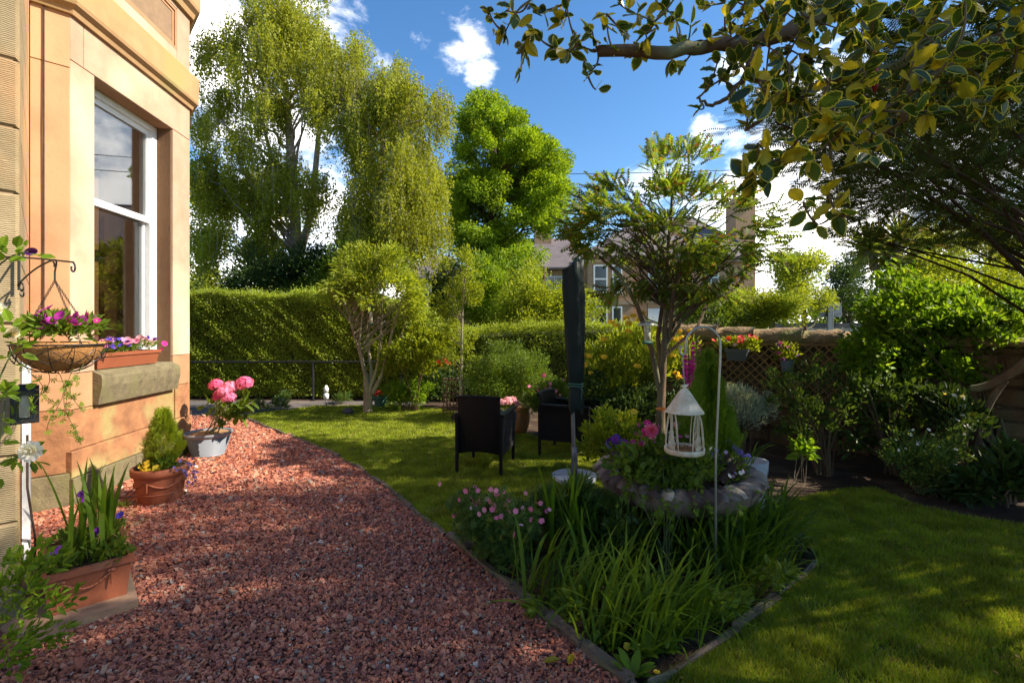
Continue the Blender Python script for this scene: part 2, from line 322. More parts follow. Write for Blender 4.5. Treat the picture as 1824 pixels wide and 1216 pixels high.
# foliage
Lf = {}
Lf['birch'] = leafm('birch_leaf', (.17, .20, .012), (.31, .33, .025), .45, nscale=.5, var=.25)
Lf['lime'] = leafm('lime_leaf', (.125, .21, .010), (.23, .32, .018), .45, nscale=.6, var=.25)
Lf['hedge'] = leafm('privet_leaf', (.18, .24, .018), (.31, .37, .04), .42, rough=.35, nscale=2, c3=(.24, .26, .04))
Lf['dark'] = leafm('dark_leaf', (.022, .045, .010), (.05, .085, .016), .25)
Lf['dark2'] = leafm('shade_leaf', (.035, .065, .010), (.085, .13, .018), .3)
Lf['mid'] = leafm('mid_leaf', (.07, .12, .012), (.14, .20, .020), .38)
Lf['yel'] = leafm('yellow_green_leaf', (.15, .20, .012), (.27, .31, .022), .45)
Lf['ster'] = leafm('tree_leaf_pale', (.15, .20, .016), (.29, .33, .03), .45)
Lf['rowan'] = leafm('rowan_leaf', (.055, .092, .010), (.12, .165, .018), .52, c3=(.15, .06, .02), p3=.97, tmul=2.1)
Lf['conif'] = leafm('dark_conifer_spray', (.03, .048, .008), (.075, .105, .014), .25, c3=(.06, .03, .014), p3=.9, rough=.7, spec=.1)
Lf['lemon'] = leafm('lemon_conifer', (.13, .19, .012), (.24, .28, .02), .4)
Lf['thuja'] = leafm('bright_conifer', (.085, .16, .012), (.15, .23, .02), .4)
Lf['silver'] = leafm('silver_leaf', (.20, .24, .18), (.36, .40, .30), .25)
Lf['ivy'] = leafm('ivy_leaf', (.08, .15, .010), (.16, .26, .018), .45, c3=(.20, .27, .03), tmul=1.8)
Lf['strap'] = leafm('strap_leaf', (.065, .125, .006), (.14, .215, .012), .42, obj=True, rough=.55, spec=.2)
Lf['strapdark'] = leafm('strap_leaf_dark', (.05, .10, .006), (.11, .18, .010), .42, obj=True, rough=.55, spec=.2)
Lf['straw'] = leafm('withered_leaf', (.30, .17, .06), (.36, .24, .09), .3, obj=True)
Lf['ger'] = leafm('geranium_leaf', (.05, .095, .02), (.095, .15, .03), .3, c3=(.16, .19, .03))
Lf['primula'] = leafm('primula_leaf', (.09, .17, .012), (.15, .24, .02), .35, obj=True, rough=.5)
Lf['grass'] = leafm('grass_blade', (.15, .205, .012), (.26, .32, .022), .40, nscale=4.5, var=.38, c3=(.28, .22, .08), p3=.93)
Lf['palm'] = leafm('cordyline_blade', (.13, .18, .03), (.26, .29, .06), .3, c3=(.30, .20, .08))
Lf['holly'] = leafm('holly_green', (.020, .040, .008), (.05, .085, .014), .38, obj=False, rough=.25, spec=.55, tmul=2.2)
Lf['hollyo'] = leafm('holly_green_big', (.020, .040, .008), (.055, .095, .014), .38, obj=True, rough=.25, spec=.55, tmul=2.2)
Lf['hollyy'] = leafm('holly_yellow', (.36, .34, .03), (.50, .46, .06), .42, rough=.3, tmul=1.3)
Lf['hollyall'] = leafm('yellow_and_backlit_leaf', (.28, .25, .02), (.48, .38, .03), .5, obj=True, rough=.35, tmul=1.3)  # all-yellow leaf; on the holly it also paints in backlit gold
def petm(n, a, b=None, t=.35): return leafm(n, a, b or tuple(min(1, q*1.25) for q in a), t, rough=.6, spec=.2, obj=True, var=.05, tmul=1.05)
for k, a, b in [('pink', (.75, .12, .30), (.85, .30, .45)), ('hot', (.62, .02, .20), (.75, .04, .32)), ('purple', (.22, .03, .42), (.34, .06, .55)), ('violet', (.09, .015, .16), (.15, .03, .26)), ('blue', (.06, .03, .42), (.10, .07, .55)),
                ('white', (.82, .80, .76), (.86, .84, .80)), ('yellow', (.75, .50, .03), (.85, .65, .06)), ('red', (.62, .02, .03), (.72, .05, .05)), ('orange', (.80, .20, .02), (.85, .28, .03)), ('lilac', (.50, .28, .62), (.60, .40, .70)),
                ('magenta', (.50, .02, .33), (.62, .06, .42)), ('palepink', (.80, .42, .50), (.85, .5, .58)), ('cream', (.78, .66, .40), (.82, .72, .5)), ('lav', (.25, .18, .55), (.32, .24, .66))]:
    M['p_'+k] = petm('petal_'+k, a, b)

# ------------------------------------------------------------------ leaf templates
def T(v, *fs): return (np.array(v, float), [(np.array(f), m) for f, m in fs])
LEAF2 = T([(0, 0, 0), (.45, .5, .10), (1, 0, -.08), (.45, -.5, .10)], ([(0, 1, 2), (0, 2, 3)], 0))
LEAF4 = T([(0, 0, 0), (.25, .42, .07), (.65, .42, .06), (1, 0, -.10), (.65, -.42, .06), (.25, -.42, .07)], ([(0, 1, 2, 3), (0, 3, 4, 5)], 0))
_v = [(0, 0, 0)]; _f = []
for i in range(5):
    a = (i-2)*.62; r = (.75, .95, 1.05, .95, .75)[i]
    for da, rr in ((-.20, .62), (0, 1), (.20, .62)): _v.append((math.cos(a+da)*r*rr, math.sin(a+da)*r*rr, .06*math.sin(i*2.1)))
    _f.append((0, 1+3*i, 2+3*i, 3+3*i))
LOBED = T(_v, (_f, 0))
def pinnate(n, w=.5, lw=.11):
    v = []; f = []
    for i in range(n):
        u = .12+.80*i/(n-1); s = w*(.55+.45*math.sin(math.pi*(i+1.2)/(n+1)))
        for sg in (-1, 1):
            k = len(v); v += [(u, 0, 0), (u+.10-lw*.2, sg*s*.5, -.03), (u+.17, sg*s, -.10), (u+.10+lw, sg*s*.45, -.03)]; f.append((k, k+1, k+2, k+3))
    k = len(v); v += [(.92, 0, 0), (1.0, .05, 0), (1.15, 0, -.03), (1.0, -.05, 0)]; f.append((k, k+1, k+2, k+3))
    return T(v, (f, 0))
PIN = pinnate(6, .42, .15)
SPRAY = pinnate(7, .5, .05)
FINE = pinnate(12, .36, .034)
def rnd_dirs(n, up=0., s=1.): return unit(rng.normal(size=(n, 3))*s+np.array([0, 0, up]))
def foliage(mb, C, cr, n, L, Wd, T_=LEAF2, cen=None, up=.3, out=.7, m=0, sq=.8, flat=.8, w=None):
    C = np.asarray(C); cr = np.broadcast_to(cr, len(C)); cen = C.mean(0) if cen is None else cen
    k = rng.choice(len(C), size=n, p=None if w is None else w/np.sum(w)); off = ball(n, .45)*cr[k, None]*np.array([1, 1, sq]); p = C[k]+off
    p[:, 2] = np.maximum(p[:, 2], .02)
    a = unit(off/cr[k, None]*.8+unit(p-cen)*out+rng.normal(size=(n, 3))*.55+np.array([0, 0, up]))
    nn = unit(rng.normal(size=(n, 3))*.7+np.array([0, 0, flat])+off/cr[k, None]*.5)
    s = rng.uniform(.6, 1.25, n)
    mb.inst(T_, p, a, nn, L*s, Wd*s, m)
    return p
def blobpts(blobs, D, Dr, n, pw=.45):
    b = np.array([q[:4] for q in blobs], float); w = b[:, 2]*b[:, 3]
    k = rng.choice(len(b), n, p=w/w.sum()); v = ball(n, pw)
    x = b[k, 0]+v[:, 0]*b[k, 2]; y = b[k, 1]+v[:, 2]*b[k, 3]; d = D+v[:, 1]*Dr
    return np.stack([(x-CX)*d/F, d, H-(y-HY)*d/F], 1)
def bez(a, b, c, n=7):
    t = np.linspace(0, 1, n)[:, None]; return (1-t)**2*a+2*t*(1-t)*b+t*t*c
def limbs(mb, tp, tr, targets, r0=.35, sides=5, rise=.3, seg=7, m=0, wig=.03):
    """limbs from a trunk polyline to each target, thick where they leave it"""
    tp = np.asarray(tp); q = np.linspace(0, 1, 30); s = np.linspace(0, 1, len(tp))
    P_ = np.stack([np.interp(q, s, tp[:, i]) for i in range(3)], 1); R_ = np.interp(q, s, tr)
    for g in targets:
        d = np.hypot(*(P_[:, :2]-g[:2]).T); want = g[2]-.75*d
        i = int(np.argmin(np.abs(P_[:, 2]-want)+.02*d)); i = max(i, 3)
        a = P_[i]; l = np.linalg.norm(g-a)
        mid = (a+g)/2+np.array([0, 0, rise*.5*l])*.5+rng.normal(size=3)*l*.06
        r = min(R_[i]*.6, l*.018*r0/.35+.002)
        pts = bez(a, mid, g, seg); pts[1:-1] += rng.normal(size=(seg-2, 3))*l*wig
        mb.tube(pts, np.linspace(r, r*.2, seg), sides, m, cap=False)
def plant(name, label, cat, blobs, D, Dr, n, L, Wd, lm, T_=LEAF2, nc=30, cr=.2, up=.3, out=.7, flat=.8, base=None, stems=6, sm=None, sr=.012, group=None, sq=.8, zmin=.03, pw=.45, part='foliage'):
    C = blobpts(blobs, D, Dr, nc, pw); C[:, 2] = np.maximum(C[:, 2], zmin+cr*.3)
    b0 = np.array([C[:, 0].mean(), C[:, 1].mean(), 0]) if base is None else np.array(base, float)
    root = thing(name, label, cat, b0, group)
    mb = MB(); foliage(mb, C, cr*rng.uniform(.7, 1.3, nc), n, L, Wd, T_, b0+np.array([0, 0, (C[:, 2].mean())*.4]), up, out, 0, sq, flat)
    o = mb.obj(part, lm, root)
    if stems:
        sb = MB()
        for i in rng.choice(nc, min(stems, nc), replace=False):
            a = b0+np.append(rng.normal(size=2)*.05, 0); g = C[i]; mid = (a+g)/2+np.array([0, 0, .2*(g[2])])
            sb.tube(bez(a, mid, g, 6), np.linspace(sr, sr*.3, 6), 5)
        sb.obj('stem', sm or M['bark'], root)
    return root, C
def polymesh(name, pts, z, m, label=None, kind='structure', th=0):
    v = [Vector((p[0], p[1], 0)) for p in pts]; tr = tessellate_polygon([v]); mb = MB()
    V = np.array([(p[0], p[1], z) for p in pts])
    F_ = []
    for t in tr:
        a, b, c = [V[i] for i in t]
        F_.append(t if np.cross(b-a, c-a)[2] > 0 else t[::-1])
    mb.add(V, F_); o = mb.obj(name, m); tag(o, label, kind=kind)
    return o
def inpoly(p, poly):
    x, y = p[:, 0], p[:, 1]; r = np.zeros(len(p), bool); q = np.array([a[:2] for a in poly])
    j = len(q)-1
    for i in range(len(q)):
        c = ((q[i, 1] > y) != (q[j, 1] > y)) & (x < (q[j, 0]-q[i, 0])*(y-q[i, 1])/(q[j, 1]-q[i, 1]+1e-12)+q[i, 0]); r ^= c; j = i
    return r
def scatter(poly, n, dens=None):
    """n points in a polygon, denser near the camera"""
    q = np.array([a[:2] for a in poly]); lo, hi = q.min(0), q.max(0); out = []; k = 0
    while k < n:
        p = rng.uniform(lo, hi, (n*3, 2)); p = p[inpoly(p, poly)]
        d = np.hypot(p[:, 0], p[:, 1]); keep = rng.random(len(p)) < np.minimum(1, (3.0/np.maximum(d, .5))**(dens or 1.2)); p = p[keep]
        p = p[(p[:, 1] > .9)]
        p = p[np.abs(p[:, 0]/p[:, 1]) < 1.25]
        out.append(p); k += len(p)
    return np.concatenate(out)[:n]

# ------------------------------------------------------------------ flower meshes
def disc_flower(name, pm, n=5, r=1., cup=.25, wid=.75, cm=None, cr=.2, rings=1):
    mb = MB()
    for k in range(rings):
        sc = 1-.27*k
        for i in range(n):
            a = 2*math.pi*(i+.5*k)/n; c, s = math.cos(a), math.sin(a); w = wid*sc*math.pi/n*1.1
            def q(rr, t, z): return (sc*rr*r*c-t*s*r, sc*rr*r*s+t*c*r, z*r)
            z = cup*(1+.9*k)
            mb.add([q(.05, 0, .05*k), q(.55, w*.8, z*.55), q(.95, w*.75, z*.9), q(1.03, 0, z*.8), q(.95, -w*.75, z*.9), q(.55, -w*.8, z*.55)], [(0, 1, 2, 3), (0, 3, 4, 5)], 0)
    if cm is not None:
        a = np.arange(7)*2*math.pi/7; mb.add(np.stack([np.cos(a)*cr*r, np.sin(a)*cr*r, np.full(7, .09*r+cup*.25*r)], 1), [tuple(range(7))], 1)
    return mb.mesh(name, [pm, cm] if cm is not None else [pm])
def pompom(name, pm, n=60, r=1., fl=.22, sq=.75, hemi=-.35, T_=None):
    mb = MB(); d = unit(rng.normal(size=(n*2, 3))); d = d[d[:, 2] > hemi][:n]
    for q in d:
        o = q*r*np.array([1, 1, sq])*rng.uniform(.72, 1.08); t = unit(np.cross(q, [.3, .2, .9])); b = np.cross(q, t); a0 = rng.random()*6
        for i in range(4):
            a = a0+i*math.pi/2; u = t*math.cos(a)+b*math.sin(a); w = -t*math.sin(a)+b*math.cos(a)
            mb.add([o, o+u*fl*.6+w*fl*.45+q*.03, o+u*fl+q*.02, o+u*fl*.6-w*fl*.45+q*.03], [(0, 1, 2, 3)])
    return mb.mesh(name, [pm])
YC = mat('flower_eye', (.75, .55, .08), None, 9, .8); DC = mat('flower_throat', (.05, .01, .06), None, 9, .8)
FM = {}
for k in ('pink', 'hot', 'purple', 'violet', 'blue', 'white', 'yellow', 'red', 'orange', 'lilac', 'magenta', 'palepink', 'lav'):
    FM['s_'+k] = disc_flower('small_flower', M['p_'+k], 5, 1, .15, .8, YC, .18)
    FM['t_'+k] = disc_flower('trumpet_flower', M['p_'+k], 5, 1, .45, 1.05, DC, .22)
FM['rose_white'] = disc_flower('rose_bloom', M['p_white'], 9, 1, .55, .9, None, rings=5)
FM['rose_pink'] = disc_flower('rose_bloom', M['p_pink'], 7, 1, .62, 1.0, None, rings=4)
FM['rose_hot'] = disc_flower('rose_bloom', M['p_hot'], 7, 1, .4, 1.1, None, rings=3)
FM['bud_yel'] = disc_flower('rose_bud', M['p_cream'], 5, 1, 1.0, 1.3, None, rings=3)
FM['hyd'] = pompom('flower_head', M['p_pink'], 120, 1, .30, .8)
FM['hydp'] = pompom('flower_head', petm('petal_rose', (.80, .22, .40), (.85, .36, .52)), 120, 1, .30, .8)
FM['phl'] = pompom('flower_head', M['p_yellow'], 34, 1, .45, .7)
FM['mum'] = pompom('flower_head', M['p_palepink'], 40, 1, .4, .7)
FM['mag'] = pompom('flower_head', M['p_magenta'], 40, 1, .4, .7)
def blooms(root, key, pts, r, name='flower', up=.5, face=None, label=None):
    for p in pts:
        fc = np.array([0, -.7, .5]) if face is None else np.array(face); d = unit(fc+rng.normal(size=3)*.45)
        put(FM[key], name, root, p, d, r*rng.uniform(.75, 1.2), label=label)
def pick(pts, n, cond=None):
    p = pts if cond is None else pts[cond(pts)]
    return p[rng.choice(len(p), min(n, len(p)), replace=False)]

# ================================================================== GROUND
GE = [G(*q) for q in [(430, 742), (470, 760), (515, 776), (560, 795), (600, 815), (640, 835), (700, 880), (755, 928), (800, 955)]]       # gravel / lawn
BE = [G(*q) for q in [(800, 955), (840, 990), (900, 1040), (960, 1090), (1030, 1150), (1110, 1216)]]                                    # gravel / bed
LE = [G(*q) for q in [(1461, 989), (1448, 1009), (1409, 1048), (1370, 1077), (1299, 1133), (1240, 1172), (1200, 1196), (1150, 1222)]]   # lawn / bed
apex = np.array([.56, 2.08, 0])
polymesh('ground', [(-400, -200), (400, -200), (400, 900), (-400, 900)], -.03, M['farland'], 'open ground reaching to the horizon')
polymesh('soil', [(-9, -2), (9.5, -2), (9.5, 3), (2.3, 8.4), (1.5, 11.6), (-9, 11.6)], -.012, M['soil'], 'dark bare garden soil under the borders')
polymesh('road', [(-60, 14.5), (60, 14.5), (60, 20), (-60, 20)], -.02, M['road'], 'road beyond the hedge')
polymesh('path', [(-9, 8.9), (-5.15, 8.95), (-4.5, 9.05), (-1.9, 10.0), (-1.9, 10.75), (-9, 10.75)], -.002, M['tarmac'], 'grey tarmac path below the tall hedge')
gpoly = [GE[0]]+GE[1:]+BE[1:]+[apex, np.array([.6, -1, 0]), np.array([-5.2, -1, 0]), np.array([-2.75, 2.6, 0]), np.array([-4.2, 4.2, 0]), np.array([-4.05, 4.4, 0]), np.array([-4.2, 6.3, 0]), np.array([-5.3, 7.4, 0]), np.array([-8, 7.4, 0]), np.array([-8, 8.9, 0])]
polymesh('gravel_path', gpoly, -.004, M['gravelbase'], 'red gravel drive curving past the bay window')
lpoly = GE+[np.array([-.1, 4.1, 0]), np.array([.35, 4.5, 0]), np.array([1.0, 4.9, 0]), G(1085, 826), G(1060, 800), G(1000, 785), G(930, 772), G(830, 762), G(800, 745), G(812, 732), G(700, 722), G(560, 724), G(470, 735)]
lawn1 = polymesh('lawn', lpoly, .002, M['turf'], 'sunlit small lawn curving beside the gravel')
rpoly = [apex+np.array([.05, 0, 0])]+[q for q in LE[::-1]]+[np.array([2.12, 3.75, 0]), G(1385, 905), G(1420, 888), G(1500, 874), G(1560, 872), G(1640, 905), G(1730, 925), G(1824, 935), np.array([6.2, 3.4, 0]), np.array([7.5, 1, 0]), np.array([7.5, -1, 0]), np.array([.65, -1, 0])]
polymesh('lawn', rpoly, .002, M['turf'], 'shaded mossy lawn in front of the stone wall')
# gravel stones -----------------------------------------------------
def gravel():
    n = 92000
    p = scatter(gpoly, n, 1.05); n = len(p)
    d = np.hypot(p[:, 0], p[:, 1]); size = rng.lognormal(math.log(.0082), .30, n)*np.clip(d/3.6, .95, 1.9)
    c = np.array([(a, b, k) for k in (-1, 1) for b in (-1, 1) for a in (-1, 1)], float)
    v = c[None]*(1+rng.uniform(-.42, .25, (n, 8, 1)))+rng.normal(size=(n, 8, 3))*.16
    v *= np.stack([rng.uniform(.7, 1.15, n), rng.uniform(.5, .85, n), rng.uniform(.28, .6, n)], 1)[:, None]
    a = rng.uniform(0, 6.283, n); t = rng.normal(size=(n, 2))*.38
    ca, sa = np.cos(a), np.sin(a); x, y, z = v[..., 0], v[..., 1], v[..., 2]
    z = z+x*t[:, :1]+y*t[:, 1:]; x, y = x*ca[:, None]-y*sa[:, None], x*sa[:, None]+y*ca[:, None]
    v = np.stack([x, y, z], -1)*size[:, None, None]
    v[..., 0] += p[:, 0, None]; v[..., 1] += p[:, 1, None]; v[..., 2] += (.001+rng.uniform(0, .010, n)+.006*np.sin(p[:, 0]*7+1)*np.sin(p[:, 1]*5))[:, None]
    f = np.array([(0, 2, 3, 1), (4, 5, 7, 6), (0, 1, 5, 4), (2, 6, 7, 3), (0, 4, 6, 2), (1, 3, 7, 5)])
    mb = MB(); mb.add(v.reshape(-1, 3), [(f[None]+np.arange(n)[:, None, None]*8).reshape(-1, 4)])
    o = mb.obj('gravel', M['gravel']); tag(o, 'loose red gravel chippings with a few pale pebbles covering the drive', 'gravel', kind='stuff')
gravel()
# grass -------------------------------------------------------------
def grass(poly, n, label, h=.032, dens=1.3):
    p = scatter(poly, n, dens); n = len(p); d = np.hypot(p[:, 0], p[:, 1])
    thin = np.sin(p[:, 0]*3.1+np.sin(p[:, 1]*2.3)*2)*np.sin(p[:, 1]*4.3+p[:, 0]*1.7)
    bare = (np.sin(p[:, 0]*6.7+1.3*np.sin(p[:, 1]*5.9))*np.sin(p[:, 1]*7.9+2*np.sin(p[:, 0]*4.1)))
    keep = (bare < .60) | (rng.random(n) < .30); p, d, thin = p[keep], d[keep], thin[keep]; n = len(p)
    a = rng.uniform(0, 6.283, n); hh = h*rng.uniform(.45, 1.35, n)*(1+.25*thin); w = .0028*np.clip(d/2.6, .8, 4.5)
    le = hh*rng.uniform(.1, .9, n); b = rng.uniform(0, 6.283, n)
    z = np.zeros(n)
    A = np.stack([p[:, 0]+np.cos(a)*w, p[:, 1]+np.sin(a)*w, z], 1); B = np.stack([p[:, 0]-np.cos(a)*w, p[:, 1]-np.sin(a)*w, z], 1)
    C = np.stack([p[:, 0]+np.cos(b)*le, p[:, 1]+np.sin(b)*le, hh], 1)
    mb = MB(); mb.add(np.stack([A, B, C], 1).reshape(-1, 3), [np.arange(n*3).reshape(-1, 3)])
    o = mb.obj('grass', Lf['grass']); tag(o, label, 'grass', kind='stuff')
grass(lpoly, 200000, 'short mown grass on the sunlit lawn beside the gravel', .030, .9)
grass(rpoly, 230000, 'longer mossy grass on the shaded lawn at the wall', .036, 1.3)
# edging --------------------------------------------------------------
def edging(name, label, pts, w, h, L, m, group=None):
    root = thing(name, label, 'edging', pts[0]); pts = np.array(pts); sg = np.linalg.norm(np.diff(pts, axis=0), axis=1); cs = np.concatenate([[0], np.cumsum(sg)]); t = 0
    while t < cs[-1]-.03:
        l = min(L*rng.uniform(.6, 1.3), cs[-1]-t); q = [np.array([np.interp(t+k, cs, pts[:, i]) for i in range(3)]) for k in (.004, l-.006)]
        u = unit(q[1]-q[0]); n = np.array([u[1], -u[0], 0]); ww = w*rng.uniform(.75, 1.2)
        mb = MB(); mb.lbox(q[0]+n*rng.normal()*.006, u, n, 0, np.linalg.norm(q[1]-q[0]), -.01, h*rng.uniform(.75, 1.25), -ww/2, ww/2, jit=.007, ch=.008)
        mb.obj('stone', m, root); t += l
    return root
edging('stone_edging', 'row of low grey edging stones between red gravel and sunlit lawn', GE, .035, .035, .26, M['edge'])
edging('stone_edging', 'mossy stone edging between red gravel and the flower bed', BE+[apex], .055, .04, .30, M['edge'])
edging('stone_edging', 'low edging stones between flower bed and shaded lawn', [G(1425, 978)]+LE, .032, .032, .40, M['edge'])
for (x, y, a, s, lab) in [(968, 1178, .2, .085, 'yellow fallen leaf lying on the gravel, left of the pair'), (1012, 1182, 1.1, .08, 'yellow fallen leaf lying on the gravel, nearest the bed edging'), (1108, 816, .5, .07, 'orange dry leaf on soil under the yellow flowers')]:
    g = G(x, y, .03); mb = MB(); mb.inst(LEAF4, np.array([g]), np.array([[math.cos(a), math.sin(a), .1]]), np.array([[.1, -.3, 1]]), s, s*.42)
    o = mb.obj('fallen_leaf', Lf['hollyall'], at=g); tag(o, lab, 'leaf', 'fallen yellow leaves')

# ================================================================== THE STONE HOUSE
Cw, Cn, Cb, Rn = np.array([-4.17, 6.26]), np.array([-3.99, 4.365]), np.array([-4.18, 4.185]), np.array([-2.72, 2.67])
def seg(a, b): u = (b-a)/np.linalg.norm(b-a); return u, np.linalg.norm(b-a)
house = thing('stone_house', 'orange sandstone house with a tall white sash bay window beside the gravel', 'house', (-4.3, 4.6, 0))
uW, lW = seg(Cw, Cn); nW = np.array([-uW[1], uW[0]])
uC, lC = seg(Cn, Cb); nC = np.array([-uC[1], uC[0]])
uR, lR = seg(Cb, Rn); nR = np.array([-uR[1], uR[0]])
uN = np.array([-.72, -.694]); nN = np.array([.694, -.72])
S5 = np.array([-5.15, 7.30]); u5, l5 = seg(S5, Cw); n5 = np.array([-u5[1], u5[0]])
def block(o, u, n, u0, u1, z0, z1, d0=-.03, d1=0., m='sand', name='stone_block', g=.003, ch=.004, jit=0, par=None):
    mb = MB(); mb.lbox(o, u, n, u0+g, u1-g, z0+g, z1-g, d0, d1, ch=ch, jit=jit); return mb.obj(name, M[m], par or house)
body = MB(); ZT = 7.3; bi = -.025
for (o, u, n, l) in [(Cn, uC, nC, lC), (Cb, uR, nR, lR), (Rn, uN, nN, 6.5), (S5, u5, n5, l5)]:
    body.lbox(o, u, n, 0, l, 0, ZT, -.3, bi)
body.lbox(S5, np.array([1., 0]), np.array([0, 1.]), -5, 0, 0, ZT, -.3, bi)
body.lbox(Cw, uW, nW, 0, .365, 0, ZT, -.3, bi); body.lbox(Cw, uW, nW, 1.611, lW, 0, ZT, -.3, bi)
body.lbox(Cw, uW, nW, .365, 1.611, 0, 1.0, -.3, bi); body.lbox(Cw, uW, nW, .365, 1.611, 4.06, ZT, -.3, bi)
body.obj('wall_core', M['joint'], house)
rf = MB(); V = np.array([(-10.2, 7.3), S5, Cw, Cn, Cb, Rn, Rn+uN*6.5, (-10.2, -1.9)])
rf.add(np.array([(q[0], q[1], z) for z in (ZT, ZT+.3) for q in V]), [tuple(range(8))[::-1], tuple(range(8, 16))]+[(i, (i+1) % 8, 8+(i+1) % 8, 8+i) for i in range(8)]); rf.obj('roof', M['slate'], house)  # unseen flat slab, added to stop sun leaking into the house
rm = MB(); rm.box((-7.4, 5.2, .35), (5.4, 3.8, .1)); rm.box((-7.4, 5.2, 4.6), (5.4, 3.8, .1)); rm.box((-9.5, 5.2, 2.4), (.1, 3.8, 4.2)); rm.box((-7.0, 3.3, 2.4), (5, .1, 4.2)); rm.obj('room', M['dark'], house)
# window wall
a0, a1 = .365, 1.611
B = lambda *a, **k: block(Cw, uW, nW, *a, **k)
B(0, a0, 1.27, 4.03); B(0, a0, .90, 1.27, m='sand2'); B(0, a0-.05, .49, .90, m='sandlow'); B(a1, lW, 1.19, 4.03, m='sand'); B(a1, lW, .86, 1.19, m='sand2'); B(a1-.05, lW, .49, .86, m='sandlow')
B(0, 1.745, 4.03, 4.46); B(1.745, lW, 4.03, 4.46); B(a0-.05, a1-.05, .49, .86, d1=-.012, m='sandlow')
B(0, .8, .25, .49, d1=.03, m='sandlow'); B(.8, lW+.02, .25, .49, d1=.03, m='sandlow'); B(0, 1.1, 0, .25, d1=.05, m='sandgrey'); B(1.1, lW+.03, 0, .25, d1=.05, m='sandgrey')
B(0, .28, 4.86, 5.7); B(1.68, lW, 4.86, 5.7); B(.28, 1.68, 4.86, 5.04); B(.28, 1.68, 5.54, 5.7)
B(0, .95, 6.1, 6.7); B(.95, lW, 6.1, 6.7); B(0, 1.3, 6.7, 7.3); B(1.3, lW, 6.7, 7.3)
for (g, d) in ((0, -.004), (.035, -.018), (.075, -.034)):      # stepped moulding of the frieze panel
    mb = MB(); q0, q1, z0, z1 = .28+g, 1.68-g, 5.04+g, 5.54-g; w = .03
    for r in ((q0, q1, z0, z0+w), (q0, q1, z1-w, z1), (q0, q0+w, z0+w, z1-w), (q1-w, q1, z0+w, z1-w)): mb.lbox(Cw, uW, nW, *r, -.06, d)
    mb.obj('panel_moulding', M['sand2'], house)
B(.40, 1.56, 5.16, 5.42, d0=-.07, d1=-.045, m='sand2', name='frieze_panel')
# window reveals
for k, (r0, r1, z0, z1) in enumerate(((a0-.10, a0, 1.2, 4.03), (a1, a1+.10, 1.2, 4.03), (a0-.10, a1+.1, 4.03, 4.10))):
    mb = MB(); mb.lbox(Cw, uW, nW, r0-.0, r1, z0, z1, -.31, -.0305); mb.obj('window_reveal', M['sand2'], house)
# sill
mb = MB(); o3 = lambda a, z, d: np.append(Cw+uW*a+nW*d, z)
pr = [(-.30, 1.20), (-.02, 1.20), (.075, 1.155), (.085, 1.12), (.085, 1.04), (.05, .87), (-.30, .87)]
V = np.array([o3(a, z, d) for a in (a0-.005, a1+.03) for d, z in pr]); mb.add(V, [tuple(range(7)), tuple(range(7, 14))[::-1]]+[(i, 7+i, 7+(i+1) % 7, (i+1) % 7) for i in range(7)]); mb.obj('sill', M['sandgrey'], house)
# canted face, return face, near face
C_ = lambda *a, **k: block(Cn, uC, nC, *a, **k)
for z0, z1, m in ((3.95, 4.46, 'sand2'), (1.22, 3.95, 'sand2'), (.87, 1.22, 'sand2'), (.30, .87, 'sandlow'), (0, .30, 'sandgrey'), (4.86, 5.7, 'sand2'), (6.1, 7.3, 'sand2')): C_(0, lC, z0, z1, d1=.03 if z1 < .4 else 0, m=m)  # slanting sun on this face is put into the orange stone colour
zc = [0, .30, .60, .90, 1.26, 1.62, 1.98, 2.34, 2.70, 3.07, 3.43, 3.79, 4.15, 4.51, 4.87, 5.23, 5.6, 6.1, 6.7, 7.3]
for i in range(len(zc)-1):
    o = .3 if i % 2 else .0
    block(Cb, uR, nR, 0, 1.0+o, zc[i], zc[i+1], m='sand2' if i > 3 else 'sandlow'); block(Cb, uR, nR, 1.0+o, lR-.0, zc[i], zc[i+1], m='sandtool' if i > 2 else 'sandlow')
zc = [.16, .536, .90, 1.256, 1.62, 1.98, 2.34, 2.70, 3.07, 3.43, 3.79, 4.15, 4.51, 4.87, 5.23, 5.6, 6.1, 6.7, 7.3]
for i in range(len(zc)-1):
    q = 0; k = 0
    while q < 3.2:
        l = (.34 if i % 2 else .62) if k == 0 else .66
        block(Rn, uN, nN, q, q+l, zc[i], zc[i+1], d1=.012, m='sandtool', ch=.012); q += l; k += 1
block(Rn, uN, nN, -.03, 3.2, 0, .16, d1=.05, m='sandgrey', ch=.02)
block(S5, u5, n5, 0, l5-.02, 0, 7.3, m='sand', d1=-.003)
# string courses swept round the bay
def sweep(name, prof, path, m):
    path = [np.array(p, float) for p in path]; k = len(path); ns = []
    for i in range(k-1): u, _ = seg(path[i], path[i+1]); ns.append(np.array([-u[1], u[0]]))
    mb = MB(); V = []
    for i in range(k):
        if i == 0: mm = ns[0]
        elif i == k-1: mm = ns[-1]
        else: q = ns[i-1]+ns[i]; mm = q/np.dot(q, ns[i])
        V += [np.append(path[i]+mm*d, z) for d, z in prof]
    n = len(prof); f = [(i*n+j, (i+1)*n+j, (i+1)*n+(j+1) % n, i*n+(j+1) % n) for i in range(k-1) for j in range(n)]
    mb.add(np.array(V), f+[tuple(range(n)), tuple(range((k-1)*n, k*n))[::-1]]); mb.obj(name, M[m], house)
path = [S5, Cw, Cn, Cb+uC*.02]
sweep('string_course', [(-.02, 4.43), (.03, 4.43), (.045, 4.47), (.085, 4.50), (.095, 4.53), (.095, 4.83), (.07, 4.86), (.0, 4.895), (-.02, 4.895)], path, 'cornice')
